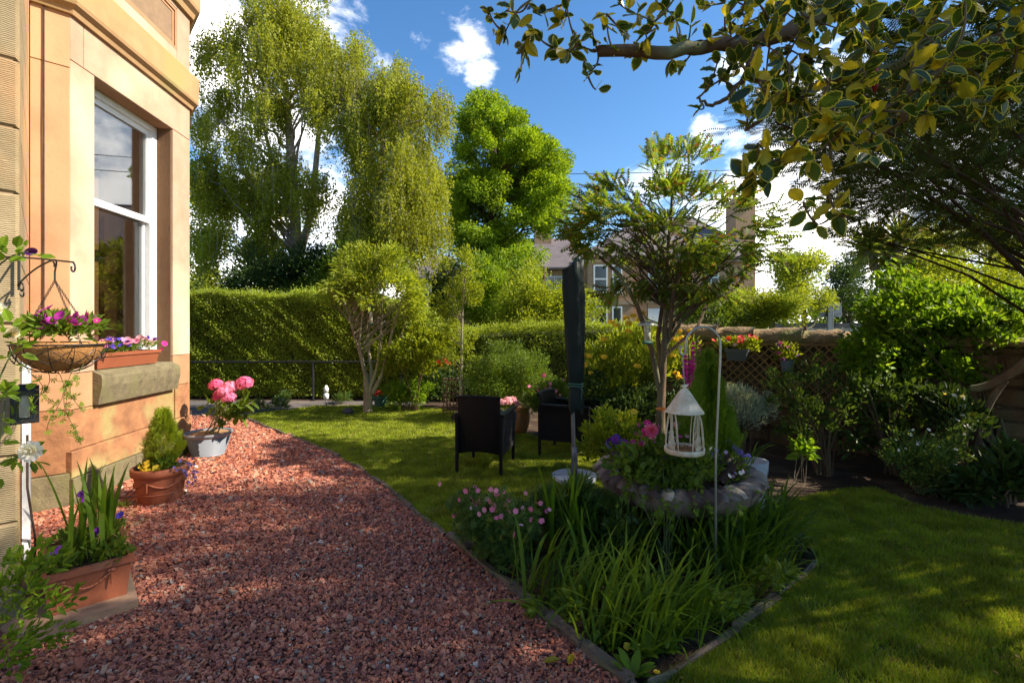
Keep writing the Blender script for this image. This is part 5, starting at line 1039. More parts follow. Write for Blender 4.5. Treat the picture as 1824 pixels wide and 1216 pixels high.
tree('birch_tree', 'second weeping birch with drooping curtains of leaves beside the tallest one', [(715, 150, 45, 45), (735, 125, 20, 25), (670, 160, 50, 30), (760, 200, 32, 50), (640, 230, 45, 60), (700, 260, 60, 60), (765, 310, 30, 70), (690, 360, 80, 70), (640, 340, 40, 60), (765, 400, 30, 50), (720, 420, 50, 40), (610, 170, 30, 30), (630, 420, 60, 45), (690, 460, 50, 30)],
     15.5, 1.9, [(668, 600, .2), (664, 500, .17), (668, 400, .13), (676, 300, .09), (690, 200, .05), (700, 130, .02)], 150, .42, 118000, .080, .050, Lf['birch'], M['birch'], style='weep', nlimb=70, slen=1.25, group='weeping birches behind the hedge')
tree('lime_tree', 'round-headed bright green lime tree right of the birches', [(872, 215, 48, 40), (850, 260, 40, 40), (915, 240, 50, 40), (862, 320, 78, 72), (945, 300, 66, 64), (825, 350, 30, 60), (965, 370, 50, 45), (985, 310, 32, 30), (855, 400, 55, 60), (930, 380, 60, 50), (905, 450, 60, 35), (860, 470, 50, 40), (920, 490, 40, 30), (845, 180, 18, 16), (880, 178, 18, 14), (1000, 330, 22, 22), (960, 250, 25, 25)],
     20, 2.4, [(872, 600, .3), (870, 480, .26), (876, 380, .2), (880, 280, .12), (880, 210, .04)], 380, .42, 125000, .11, .075, Lf['lime'], M['barkdark'], nlimb=110, up=.1, out=.9, pw=.45)
# undergrowth of trees behind the hedges
for lab, bl, D, Dr, n, L_, lm, nc, cr in [
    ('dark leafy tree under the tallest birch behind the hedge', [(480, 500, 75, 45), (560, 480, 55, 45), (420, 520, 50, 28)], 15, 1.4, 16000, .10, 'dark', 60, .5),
    ('dull green tree between the two birches low behind the hedge', [(610, 500, 60, 50), (560, 530, 60, 25)], 14, 1.2, 13000, .10, 'mid', 45, .45),
    ('distant pale willow low behind the hedge at the house corner', [(372, 505, 22, 28), (350, 520, 20, 18)], 30, 1.5, 6000, .16, 'birch', 26, .7),
    ('bright green bushy tree below the lime tree', [(880, 500, 45, 50), (850, 540, 50, 45), (905, 560, 45, 40)], 15, 1.3, 17000, .10, 'lime', 60, .42),
    ('loose yellow-green tree between lime tree and parasol', [(950, 510, 45, 50), (980, 550, 50, 40), (930, 560, 40, 30), (1025, 555, 36, 40), (950, 465, 16, 20)], 13, 1.2, 17000, .085, 'yel', 60, .4),
    ('dark shrubbery tree behind the slim young tree', [(780, 530, 45, 45), (740, 560, 50, 30), (800, 480, 30, 30)], 16, 1.2, 9000, .11, 'dark', 40, .5),
    ('golden green shrub behind the wall in front of the stone gable', [(1370, 548, 62, 30), (1310, 535, 30, 24), (1400, 560, 30, 22), (1330, 565, 55, 20)], 11, .8, 14000, .060, 'yel', 55, .26),
    ('mid green shrub behind the wall left of the golden shrub', [(1250, 545, 40, 26), (1290, 560, 40, 22), (1225, 560, 25, 18)], 10.5, .7, 8000, .060, 'mid', 40, .25),
    ('dark layered conifer behind the road sign', [(1510, 490, 34, 35), (1525, 530, 38, 35), (1495, 540, 28, 25)], 17, 1.2, 12000, .10, 'dark', 50, .4),
    ('loose green tree left of the road sign', [(1435, 480, 34, 30), (1425, 520, 40, 32), (1455, 540, 26, 26), (1400, 490, 30, 34)], 14, 1.0, 11000, .085, 'ster', 50, .36),
    ('yellow-green bushy tree right of the cordyline beyond the wall', [(1690, 520, 75, 50), (1740, 510, 60, 45), (1640, 540, 45, 40), (1790, 540, 55, 50), (1670, 470, 25, 25)], 9, .9, 19000, .060, 'yel', 85, .26),
    ('tall pale birch in the distance at the right edge', [(1760, 420, 60, 45), (1800, 470, 50, 60), (1720, 440, 40, 40), (1690, 400, 22, 20), (1830, 400, 40, 50)], 18, 1.6, 22000, .085, 'birch', 70, .6),
    ('big tree far right beyond the birch and out of the sunlit border', [(1950, 430, 80, 80)], 22, 2, 7000, .16, 'mid', 40, .8)]:
    C = blobpts(bl, D, Dr, 5); x = np.mean([q[0] for q in bl]); yb = HY+F*H/D
    tree('tree' if 'shrub ' not in lab else 'shrub', lab, bl, D, Dr, [(x, yb, .10*D/14), (x+4, 585, .08*D/14), (x+2, min(q[1] for q in bl)+10, .02)], nc, cr, n, L_, L_*.55, Lf[lm], M['bark'], nlimb=24, cat='shrub' if 'shrub ' in lab else 'tree', group='trees and shrubs beyond the hedge and wall', up=.2)
# garden trees
g = G(655, 735)
tree('multistem_tree', 'small multi-stemmed tree with pale bare stems standing on the lawn', [(660, 455, 70, 26), (620, 480, 45, 34), (700, 480, 45, 36), (585, 515, 32, 28), (665, 500, 75, 40), (735, 515, 24, 40), (640, 535, 60, 22), (720, 560, 26, 30)], g[1], .75, [(655, 737, .085), (654, 705, .07), (652, 670, .045), (645, 640, .032), (632, 600, .025), (622, 560, .018), (605, 520, .008)], 120, .17, 8200, .085, .036, Lf['ster'], M['barkpale'], LEAF4, nlimb=110, r0=.20, group=None, up=.25, out=.9, wig=.02,
     more=([(658, 735, .06), (660, 690, .045), (672, 655, .035), (678, 610, .028), (680, 560, .02), (684, 500, .008)], [(656, 705, .05), (662, 660, .036, .1), (655, 610, .026, .15), (656, 560, .02, .2), (660, 490, .007, .2)], [(664, 700, .045), (680, 668, .032, -.1), (692, 620, .026, -.15), (704, 570, .018, -.2), (720, 520, .007, -.2)],
           [(656, 690, .04), (646, 650, .03, -.1), (640, 610, .022, -.1), (646, 560, .016, -.1), (640, 500, .007)], [(668, 690, .032), (690, 650, .024, .1), (714, 600, .017, .1), (730, 550, .007, .1)]))
fd = P(661, 562, 9.0); q = thing('tube_feeder', 'slim green-topped tube bird feeder hanging in the multi-stemmed tree', 'bird feeder', fd-[0, 0, .17])
for nm, pr, m in (('cap', [(0, .2), (.02, .19), (.045, .13), (.045, .12), (0, .12)], 'rope'), ('tube', [(.032, .12), (.032, -.14)], 'glass'), ('seed', [(0, .06), (.027, .06), (.027, -.13), (0, -.13)], 'cream'), ('perch_base', [(0, -.14), (.04, -.14), (.036, -.17), (0, -.18)], 'rope')): mb = MB(); mb.lathe(pr, 12, fd); mb.obj(nm, M[m], q, True)
mb = MB(); mb.tube(np.array([fd+[0, 0, .2], fd+[0, 0, .42]]), .003, 4); mb.obj('hanger', M['black'], q)
tree('young_tree', 'slim young tree with a straight thin stem behind the left armchair', [(832, 470, 16, 30), (830, 510, 34, 32), (800, 540, 26, 30), (850, 530, 20, 30), (808, 590, 38, 30), (835, 620, 22, 26), (785, 480, 12, 20), (800, 640, 24, 18)], 8.3, .4, [(820, 742, .03), (822, 640, .024), (824, 540, .016), (834, 445, .004)], 60, .13, 3600, .06, .026, Lf['ster'] if 0 else Lf['yel'], M['barkpale'], LEAF4, nlimb=40, r0=.2, up=.3)
tree('rowan_tree', 'dark rowan with feathery leaves and several trunks behind the stone basin', [(1195, 280, 44, 14), (1165, 292, 18, 14), (1240, 280, 40, 12), (1095, 335, 22, 12), (1060, 350, 30, 14), (1200, 340, 40, 26), (1250, 345, 36, 26), (1100, 375, 50, 28), (1050, 395, 36, 28), (1300, 355, 40, 22), (1150, 400, 55, 26), (1230, 405, 60, 26), (1060, 440, 44, 24), (1140, 455, 60, 26), (1250, 450, 66, 26), (1320, 430, 50, 26), (1350, 400, 40, 16), (1380, 445, 36, 14), (1180, 500, 60, 20), (1110, 510, 40, 18), (1260, 510, 50, 16), (1310, 480, 30, 20), (1400, 380, 22, 10)],
     6.0, .8, [(1178, 815, .066), (1176, 740, .058), (1180, 660, .046), (1184, 600, .034), (1186, 540, .026), (1190, 450, .026), (1196, 370, .018), (1198, 300, .006)], 175, .15, 1550, .19, .14, Lf['rowan'], M['bark'], PIN, nlimb=100, r0=.24, up=.05, out=1.1, flat=1.8, wig=.025, csq=.5,
     more=([(1174, 690, .036), (1160, 620, .03, -.1), (1135, 545, .026, -.2), (1105, 490, .022, -.25), (1065, 455, .016, -.3), (1035, 440, .006, -.3)], [(1180, 650, .03), (1192, 590, .03, .1), (1215, 555, .026, .15), (1235, 545, .026, .15), (1290, 510, .018, .2), (1340, 470, .007, .2)],
           [(1178, 670, .03), (1172, 600, .03, .2), (1180, 540, .024, .25), (1165, 450, .018, .3), (1120, 380, .007, .3)], [(1192, 600, .024), (1200, 520, .026, -.2), (1225, 450, .018, -.25), (1250, 370, .007, -.25)]))
# shrubs of the border
plant('round_bush', 'rounded clipped bush in the middle of the far border', 'bush', [(912, 655, 66, 50), (880, 670, 50, 42), (945, 670, 38, 42), (905, 700, 55, 24)], 8.5, .65, 26000, .036, .020, Lf['mid'], nc=130, cr=.17, up=.1, base=(-.1, 8.4, 0), zmin=.1)
plant('loose_shrub', 'bright leafy shrub between the multi-stemmed tree and the slim young tree', 'shrub', [(735, 630, 50, 34), (700, 640, 28, 22), (770, 620, 30, 26), (745, 590, 20, 18), (790, 600, 24, 20)], 9.3, .6, 5600, .08, .045, Lf['yel'], LEAF4, nc=55, cr=.22, up=.4, base=(-1.9, 9.3, 0))
r_, C = plant('low_shrub', 'low rounded light green plant beside the small green pot', 'shrub', [(722, 700, 38, 20), (745, 695, 30, 18)], 9.4, .3, 2600, .06, .045, Lf['ivy'], LOBED, nc=30, cr=.14, up=.4)
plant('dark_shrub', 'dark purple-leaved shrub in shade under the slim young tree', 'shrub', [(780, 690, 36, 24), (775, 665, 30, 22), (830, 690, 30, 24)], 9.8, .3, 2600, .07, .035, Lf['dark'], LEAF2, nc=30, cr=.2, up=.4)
g = G(676, 722); g[1] = 9.9; g[0] = (678-CX)*9.9/F; q = pot('green_pot', 'small green pot with red flowers beside the multi-stemmed tree', g, .15, .22, 'rope'); blooms(q, 's_red', [g+[rng.normal()*.07, -.1, .30+rng.normal()*.03] for _ in range(8)], .035); mb = MB(); foliage(mb, g+ball(6)*[.1, .1, .03]+[0, 0, .25], .07, 160, .06, .03, LEAF4); mb.obj('foliage', Lf['mid'], q)
q = thing('red_flowers', 'spot of red flowers in the bright shrub by the young tree', 'flowers', P(790, 645, 9)); blooms(q, 's_red', [P(788+rng.normal()*7, 646+rng.normal()*4, 9) for _ in range(9)], .05)
g = G(802, 748); q = thing('wicker_box', 'brown lattice plant support at the back of the border', 'plant support', g)
for i in range(7): mb = MB(); mb.box((g[0]-.18+.06*i, 8.9, .35), (.016, .016, .7)); mb.obj('slat', M['brownwick'], q)
for z in (.1, .4, .66): mb = MB(); mb.box((g[0], 8.915, z), (.42, .016, .03)); mb.obj('rail', M['brownwick'], q)
r_, C = plant('pink_columbine', 'small pink flowers behind the right armchair', 'flowers', [(985, 700, 34, 24), (955, 715, 30, 20), (1000, 725, 26, 18)], 7.2, .3, 2600, .06, .045, Lf['mid'], LOBED, nc=30, cr=.13, up=.4); blooms(r_, 's_pink', [P(978+rng.normal()*16, 692+rng.normal()*7, 6.9) for _ in range(16)], .028)
r_, C = plant('jerusalem_sage', 'tall grey-green shrub dotted with yellow flower whorls left of the rowan', 'shrub', [(1095, 625, 42, 32), (1130, 640, 50, 40), (1080, 670, 50, 36), (1150, 600, 30, 20), (1190, 640, 34, 40), (1220, 630, 22, 26), (1060, 640, 24, 24), (1110, 700, 60, 30)], 7.0, .55, 9000, .075, .026, Lf['ger'] if 0 else Lf['ster'], LEAF4, nc=95, cr=.15, up=.9, out=.4, stems=26, sm=M['stem'], sr=.006, base=(1.7, 7.0, 0), part='foliage')
for (x, y) in [(1089, 574), (1098, 580), (1115, 567), (1119, 590), (1140, 570), (1144, 558), (1076, 604), (1036, 630), (1049, 634), (1041, 650), (1077, 636), (1135, 652), (1052, 665), (1201, 574), (1209, 590), (1214, 602), (1198, 634), (1206, 605), (1195, 604), (1221, 607), (1204, 665), (1209, 672), (1224, 600), (1128, 563), (1120, 576), (1230, 590)]: put(FM['phl'], 'flower', r_, P(x, y, 6.35+rng.normal()*.1), (0, -.2, 1), .045)
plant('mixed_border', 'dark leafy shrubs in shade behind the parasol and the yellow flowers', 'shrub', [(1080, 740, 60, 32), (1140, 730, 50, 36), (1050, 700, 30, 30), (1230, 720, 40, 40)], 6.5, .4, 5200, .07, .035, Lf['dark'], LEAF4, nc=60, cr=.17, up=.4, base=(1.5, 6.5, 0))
r_, C = plant('yellow_perennial', 'low light green plants with a few yellow flowers beside the basin', 'perennial', [(1075, 775, 34, 22), (1100, 760, 34, 26), (1060, 800, 30, 18), (1130, 775, 30, 18), (1080, 750, 20, 16)], 5.4, .28, 2600, .06, .022, Lf['yel'], LEAF4, nc=46, cr=.10, up=.9, stems=14, sm=M['stem'], sr=.004)
blooms(r_, 's_yellow', [P(1067, 742, 5.2), P(1070, 753, 5.2), P(1129, 733, 5.2), P(1105, 747, 5.3), P(1090, 770, 5.2)], .032)
q = thing('poppy', 'single orange poppy bloom left of the bird feeder', 'flower', P(1178, 731, 4.6)-[0, 0, .5]); mb = MB(); mb.tube(bez(P(1180, 790, 4.6), P(1176, 760, 4.6), P(1178, 733, 4.6), 5), .003, 4); mb.obj('stem', M['stem'], q); put(FM['t_orange'], 'flower', q, P(1178, 731, 4.58), (0, -.1, 1), .05)
fx = thing('foxglove', 'purple foxglove spires behind the shepherd crook', 'foxglove', (1.95, 5.2, 0))
for (x, y0, y1) in ((1226, 612, 672), (1240, 606, 664), (1233, 640, 690)):
    mb = MB(); mb.tube(np.array([P(x, y1+90, 5.2), P(x, y0-8, 5.2)]), .006, 5); mb.obj('stem', M['stem'], fx)
    for i in range(15): y = y0+(y1-y0)*i/14; s = .016+.022*i/14; put(FM['t_magenta'], 'flower', fx, P(x+(-1)**i*4.5, y, 5.17+rng.normal()*.02), ((-1)**i*.8, -.8, -.5), (s, s, s*1.6))
C = np.array([[1.95, 5.2, .25], [1.85, 5.2, .15], [2.1, 5.15, .2], [1.95, 5.1, .4]]); mb = MB(); foliage(mb, C, .15, 120, .16, .06, LEAF4, None, .5, .9); mb.obj('foliage', Lf['mid'], fx)
q = thing('arched_feeder', 'clear domed bird feeder hanging in the rowan above the yellow flowers', 'bird feeder', P(1153, 612, 5.7)); c = P(1153, 577, 5.7)
for nm, pr, m in (('dome', [(0, .035), (.05, .03), (.10, .005), (.125, -.02), (.12, -.022), (.09, -.002), (0, .02)], 'galv'), ('tube', [(.045, 0), (.045, -.22)], 'glass'), ('seed', [(0, -.05), (.038, -.05), (.038, -.21), (0, -.21)], 'cream'), ('tray', [(0, -.22), (.055, -.22), (.06, -.20), (.062, -.235), (0, -.24)], 'rope')): mb = MB(); mb.lathe(pr, 16, c); mb.obj(nm, M[m], q, True)
mb = MB(); mb.tube(np.array([c+[0, 0, .03], c+[0, 0, .25]]), .003, 4); mb.obj('hanger', M['black'], q)
plant('silver_shrub', 'pale silver-leaved shrub in front of the trellis', 'shrub', [(1320, 715, 34, 24), (1345, 735, 34, 26), (1310, 740, 30, 24), (1300, 705, 16, 14), (1350, 715, 20, 16)], 5.6, .35, 4600, .055, .013, Lf['silver'], LEAF2, nc=60, cr=.11, up=.5, out=.9, base=(2.7, 5.6, 0), stems=14, sr=.008)
plant('azalea_bush', 'sparse dark shrub with small leaf tufts in front of the trellis end', 'shrub', [(1420, 690, 50, 30), (1450, 660, 44, 26), (1500, 690, 44, 34), (1420, 730, 60, 30), (1490, 740, 60, 34), (1440, 770, 60, 26), (1385, 680, 22, 22), (1525, 650, 30, 24)], 5.4, .4, 2600, .050, .020, Lf['dark2'], LEAF4, nc=110, cr=.08, up=.5, out=.9, base=(3.4, 5.3, 0), stems=40, sr=.007)
plant('seedling', 'young fan-leaved seedling standing on bare soil', 'plant', [(1430, 790, 24, 8), (1425, 805, 16, 10), (1440, 800, 14, 10)], 5.0, .08, 110, .10, .055, Lf['ivy'], LEAF4, nc=9, cr=.06, up=-.1, base=(3.0, 5.0, 0), stems=7, sm=M['barkpale'], sr=.004)
r_, C = plant('daisy_bush', 'leafy shrub with small white daisies in the shaded border', 'shrub', [(1620, 790, 44, 30), (1660, 810, 56, 30), (1650, 840, 60, 24), (1690, 790, 34, 34), (1600, 810, 26, 22), (1700, 740, 24, 26)], 4.75, .35, 5200, .045, .018, Lf['ger'], LEAF4, nc=90, cr=.10, up=.7, base=(4.0, 4.7, 0), stems=30, sm=M['stem'], sr=.004)
top = C[C[:, 2] > .35]; blooms(r_, 's_white', pick(top, 40)+rng.normal(size=(min(40, len(top)), 3))*.05+[0, -.05, .09], .016)
r_, C = plant('white_flower_bush', 'glossy dark shrub with cream flowers behind the bucket', 'shrub', [(1690, 725, 34, 26), (1720, 740, 30, 30), (1670, 745, 20, 20)], 4.95, .2, 1500, .08, .04, Lf['dark'], LEAF4, nc=30, cr=.12, up=.3, base=(4.6, 4.9, 0)); blooms(r_, 's_yellow', pick(C, 8)+[0, -.1, .05], .022); blooms(r_, 's_white', pick(C, 8)+[0, -.1, .03], .022)
plant('broadleaf_plant', 'large dark leaved plants at the right edge of the shaded border', 'plant', [(1760, 860, 50, 22), (1800, 850, 40, 30), (1720, 870, 40, 18), (1815, 820, 20, 24)], 4.4, .25, 1500, .13, .055, Lf['dark'], LEAF4, nc=40, cr=.11, up=.5, base=(4.5, 4.4, 0))
g = np.array([4.30, 4.78, 0]); q = pot('bucket', 'grey plastic bucket half hidden in the shaded border', g, .13, .24, 'bluepot', prof=[(0, 0), (.10, 0), (.125, .23), (.135, .235), (.135, .25), (.12, .25), (.10, .05), (0, .05)], cat='bucket'); mb = MB(); a = np.linspace(0, math.pi, 12); mb.tube(np.stack([g[0]+.13*np.cos(a), g[1]-.05*np.sin(a)-.05, .24-.09*np.sin(a)], 1), .004, 5); mb.obj('handle', M['black'], q)
# leafy mass over the wall at the right
r_, C = plant('wall_shrub', 'big bright leaved climbing shrub spilling over the wall at the right', 'climber', [(1590, 590, 55, 60), (1740, 570, 80, 34), (1800, 560, 40, 40), (1680, 530, 50, 30), (1560, 640, 50, 40), (1640, 560, 60, 40), (1620, 640, 60, 45), (1700, 600, 60, 50), (1770, 600, 60, 50), (1690, 660, 50, 26), (1760, 670, 55, 30), (1815, 640, 40, 50), (1830, 690, 50, 26), (1720, 640, 60, 30), (1560, 560, 28, 36), (1530, 620, 26, 30), (1600, 510, 30, 30)], 5.75, .45, 21000, .078, .046, Lf['ivy'], LEAF4, nc=230, cr=.18, up=.1, out=.9, base=(5.4, 5.3, 0), stems=30, sr=.012, zmin=.9, flat=1.2)
mb = MB(); mb.tube(bez(P(1730, 692, 5.0), P(1790, 690, 4.8), P(1880, 600, 4.5), 9), np.linspace(.035, .055, 9), 8); mb.tube(bez(P(1735, 800, 5.0), P(1745, 730, 4.95), P(1790, 678, 4.8), 8), np.linspace(.04, .03, 8), 7); mb.obj('branch', M['bark'], r_)
plant('hanging_ivy', 'leafy shoots hanging down the dark wall below the climbing shrub', 'climber', [(1560, 690, 40, 26), (1600, 710, 40, 30), (1530, 700, 30, 26), (1650, 700, 40, 26), (1580, 750, 50, 26), (1540, 790, 50, 22)], 5.35, .25, 1300, .075, .045, Lf['dark2'], LEAF4, nc=70, cr=.11, up=0, base=(4.2, 5.3, 0), stems=20)
# cordyline palm beyond the wall
cp = thing('cordyline', 'spiky cordyline palm with several heads beyond the wall', 'palm', (8.0*1+0, 10, 0)); b = np.array([(1605-CX)*10/F, 10, 0]); cp.location = b.tolist()
heads = [(1545, 448), (1590, 470), (1655, 440), (1640, 490), (1600, 430), (1660, 485)]; mb = MB()
for x, y in heads: g = P(x, y, 10+rng.normal()*.2); mb.tube(bez(b, b+[0, 0, 1.9], g, 8), np.linspace(.12, .06, 8), 8)
mb.obj('trunk', M['barkpale'], cp, True); mb = MB()
for x, y in heads:
    g = P(x, y, 10); n = 95; d = unit(rng.normal(size=(n, 3))+[0, 0, .55]); Lg = rng.uniform(.55, .85, n); pv = g+0*d
    for k in range(3):
        q = d-np.array([0, 0, .22*k])*(1-d[:, 2:3]*.5); q = unit(q); mb.inst(T([(0, -.5 if k < 2 else -.5, 0), (0, .5, 0), (1, .5*(k < 2), 0), (1, -.5*(k < 2), 0)], ([(0, 1, 2, 3)], 0)), pv, q, unit(np.cross(d, rng.normal(size=(n, 3)))), Lg/3, .06*(1-.15*k)); pv = pv+q*(Lg/3)[:, None]
mb.obj('leaf_rosettes', Lf['palm'], cp)

# ================================================================== FAR BUILDINGS AND STREET
def fbox(mb, x0, x1, y0, y1, z0, z1): mb.box(((x0+x1)/2, (y0+y1)/2, (z0+z1)/2), (x1-x0, y1-y0, z1-z0))
fh = thing('sandstone_villa', 'two-storey sandstone house with slate roof and tall chimney across the road', 'house', (9, 31, 0))
X0, X1, Y0, Y1 = 4.2, 14.0, 28.0, 37.0; ze = 5.75
mb = MB(); fbox(mb, X0, X1, Y0, Y1, 0, ze); mb.obj('wall', M['farstone'], fh)
def roof(root, x0, x1, y0, y1, ze, zr, rx0, rx1, m='slate', ov=.35):
    ym = (y0+y1)/2; V = np.array([(x0-ov, y0-ov, ze), (x1+ov, y0-ov, ze), (x1+ov, y1+ov, ze), (x0-ov, y1+ov, ze), (rx0, ym, zr), (rx1, ym, zr)]); V = np.concatenate([V, V-[0, 0, .12]])
    mb = MB(); mb.add(V, [(0, 1, 5, 4), (1, 2, 5), (2, 3, 4, 5), (3, 0, 4), (6, 9, 8, 7), (0, 6, 7, 1), (1, 7, 8, 2), (2, 8, 9, 3), (3, 9, 6, 0)]); return mb.obj('roof', M[m], root)
rf_ = roof(fh, X0, X1, Y0, Y1, ze, 9.0, 8.5, 12.2)
mb = MB(); mb.tube(np.array([(8.5, 32.5, 9.03), (12.2, 32.5, 9.03)]), .09, 6); [mb.tube(np.array([(12.2, 32.5, 9.03), (X1+.33, y, ze+.05)]), .07, 5) for y in (Y0-.33, Y1+.33)]; mb.obj('ridge', M['alu'], rf_)
mb = MB(); fbox(mb, X0-.3, X1+.3, Y0-.28, Y0-.002, ze-.32, ze-.13); mb.obj('eaves', M['fartrim'], fh)
mb = MB(); fbox(mb, X0-.02, X1-.0, Y0-.06, Y0-.003, 3.05, 3.25); mb.obj('string_course', M['fartrim'], fh)
mb = MB(); fbox(mb, 13.7, 14.9, 29.6, 31.0, 0, 9.3); ch_ = mb.obj('chimney', M['farstone'], fh); mb = MB(); fbox(mb, 13.6, 15.0, 29.5, 31.1, 9.3, 9.55); mb.obj('chimney_cap', M['fartrim'], ch_)
for i in range(3): mb = MB(); mb.lathe([(.13, 9.55), (.10, 9.9), (.12, 9.95), (0, 9.95)], 10, (13.95+.35*i, 30.3, 0)); mb.obj('chimney_pot', M['farbrick'], ch_)
def win_(root, x0, x1, z0, z1, y, bars=2):
    mb = MB(); w = .08; xm = (x0+x1)/2
    for r in ((x0, x0+w, z0, z1), (x1-w, x1, z0, z1), (x0+w, x1-w, z0, z0+w), (x0+w, x1-w, z1-w, z1)): fbox(mb, r[0], r[1], y-.05, y-.004, r[2], r[3])
    zm = (z0+z1)/2; fbox(mb, x0+w, x1-w, y-.05, y-.004, zm-.04, zm+.04)
    if bars > 1: fbox(mb, xm-.02, xm+.02, y-.045, y-.006, z0+w, zm-.04); fbox(mb, xm-.02, xm+.02, y-.045, y-.006, zm+.04, z1-w)
    f_ = mb.obj('window', M['white'], root)
    for a, b_ in ((z0+w, zm-.04), (zm+.04, z1-w)): mb = MB(); fbox(mb, x0+w, x1-w, y-.02, y-.012, a, b_); mb.obj('pane', M['winglass'], f_)
    mb = MB(); fbox(mb, x0-.1, x1+.1, y-.12, y-.055, z0-.16, z0-.02); mb.obj('sill', M['fartrim'], f_)
fx_ = lambda x, D=27.4: (x-CX)*D/F
mb = MB(); fbox(mb, fx_(1048), fx_(1128), 27.4, 27.995, 0, 5.35); mb.obj('bay', M['farstone'], fh); mb = MB(); fbox(mb, fx_(1045), fx_(1131), 27.34, 27.99, 2.95, 3.2); fbox(mb, fx_(1045), fx_(1131), 27.34, 27.99, 5.352, 5.55); mb.obj('bay_cornice', M['fartrim'], fh)
for x0, x1 in ((1057, 1082), (1090, 1108)):
    win_(fh, fx_(x0), fx_(x1), 3.6, 5.2, 27.4, 1); win_(fh, fx_(x0), fx_(x1), .9, 2.85, 27.4, 1)
win_(fh, fx_(1154, 28), fx_(1178, 28), 3.75, 5.3, 28); win_(fh, fx_(1252, 28), fx_(1280, 28), 3.75, 5.35, 28)
win_(fh, fx_(1250, 28), fx_(1280, 28), .9, 2.7, 28)
mb = MB(); fbox(mb, fx_(1154, 28), fx_(1178, 28), 27.93, 27.995, .1, 2.75); mb.obj('door', M['white'], fh)
f2 = thing('slate_roofed_house', 'long lower house with a brown slate roof left of the stone villa', 'house', (1.5, 33, 0)); mb = MB(); fbox(mb, -1.0, 4.15, 29.5, 36, 0, 5.3); mb.obj('wall', M['farstone'], f2); roof(f2, -1.0, 4.1, 29.5, 36, 5.3, 7.7, .9, 4.4)
for i in range(2): win_(f2, .2+1.9*i, 1.2+1.9*i, 3.3, 4.8, 29.5)
mb = MB(); fbox(mb, 1.5, 2.6, 32, 33, 6.5, 8.4); mb.obj('chimney', M['farstone'], f2)
f3 = thing('brick_house', 'orange brick gable glimpsed between the lawn tree and the young tree', 'house', (-4.6, 31, 0)); mb = MB(); fbox(mb, -6.6, -2.6, 30, 36, 0, 4.6); mb.obj('wall', M['farbrick'], f3); roof(f3, -6.6, -2.6, 30, 36, 4.6, 6.6, -5.6, -4.2); win_(f3, -5.6, -4.6, 2.6, 4.0, 30); win_(f3, -5.6, -4.6, .4, 1.9, 30)
f4 = thing('low_rendered_wall', 'low pale rendered wall with a dark top far behind the road sign', 'wall', (10, 17.5, 0)); mb = MB(); fbox(mb, 8.8, 12.3, 16.3, 16.5, 0, 1.62); mb.obj('wall', M['paleband'], f4); mb = MB(); fbox(mb, 8.8, 12.3, 16.25, 16.55, 1.622, 1.78); mb.obj('capping', M['road'], f4)
sg = thing('road_sign', 'back of a grey road sign on a post beyond the garden wall', 'sign', (9.1, 14, 0)); c = P(1479, 552, 14)
mb = MB(); fbox(mb, fx_(1459, 14), fx_(1499, 14), 13.99, 14.0, c[2]-.20, c[2]+.20); mb.obj('sign_panel', M['signback'], sg); mb = MB(); mb.tube(np.array([(c[0], 13.93, 0), (c[0], 13.93, c[2]+.24)]), .032, 10); mb.obj('post', M['alu'], sg); mb = MB(); fbox(mb, fx_(1471, 14), fx_(1478, 14), 13.90, 13.96, 0, c[2]+.17); mb.obj('box', M['signback'], sg)
for z in (-.1, .1): mb = MB(); fbox(mb, fx_(1462, 14), fx_(1496, 14), 13.965, 13.985, c[2]+z-.02, c[2]+z+.02); mb.obj('bracket', M['alu'], sg)
lp = thing('lamp_post', 'thin rust-red post with a small lantern behind the parasol', 'lamp post', (fx_(1031, 15), 15, 0)); mb = MB(); mb.tube(np.array([(fx_(1031, 15), 15, 0), (fx_(1031, 15), 15, 3.4)]), .03, 8); mb.obj('post', M['redpost'], lp); c = P(1031, 473, 15); mb = MB(); mb.lathe([(0, -.1), (.07, -.1), (.12, .14), (.15, .16), (.05, .26), (0, .28)], 8, c); mb.obj('lamp_head', M['alu'], lp)
c = P(1031, 568, 14.9); mb = MB(); fbox(mb, c[0]-.09, c[0]+.09, 14.94, 14.96, c[2]-.08, c[2]+.06); mb.obj('notice', M['bluepot'], lp)
lp = thing('metal_pole', 'plain grey metal pole beside the bright shrub', 'pole', (fx_(760, 14), 14, 0)); mb = MB(); mb.tube(np.array([(fx_(760, 14), 14, 0), (fx_(760, 14), 14, P(760, 505, 14)[2])]), .055, 10); mb.obj('pole', M['alu'], lp); mb = MB(); fbox(mb, fx_(756, 14), fx_(768, 14), 13.9, 14.06, 2.6, 2.85); mb.obj('box', M['alu'], lp)
for (a, b, lab) in ((P(700, 312, 26), P(1900, 272, 26), 'upper overhead cable crossing the sky'), (P(700, 335, 26), P(1900, 298, 26), 'lower overhead cable crossing the sky')):
    t = np.linspace(0, 1, 24)[:, None]; q = a+(b-a)*t; q[:, 2] -= .35*np.sin(np.pi*t[:, 0]); mb = MB(); mb.tube(q, .018, 4); tag(mb.obj('overhead_cable', M['wirem'], at=a), lab, 'cable', 'overhead cables')
tree('tree_belt', 'far belt of trees closing the view', [(200, 560, 700, 22), (1300, 560, 900, 20)], 80, 8, [(600, 600, .4), (600, 570, .1)], 260, 2.6, 26000, .7, .5, Lf['mid'], M['barkdark'], nlimb=10)[0]['kind'] = 'stuff'

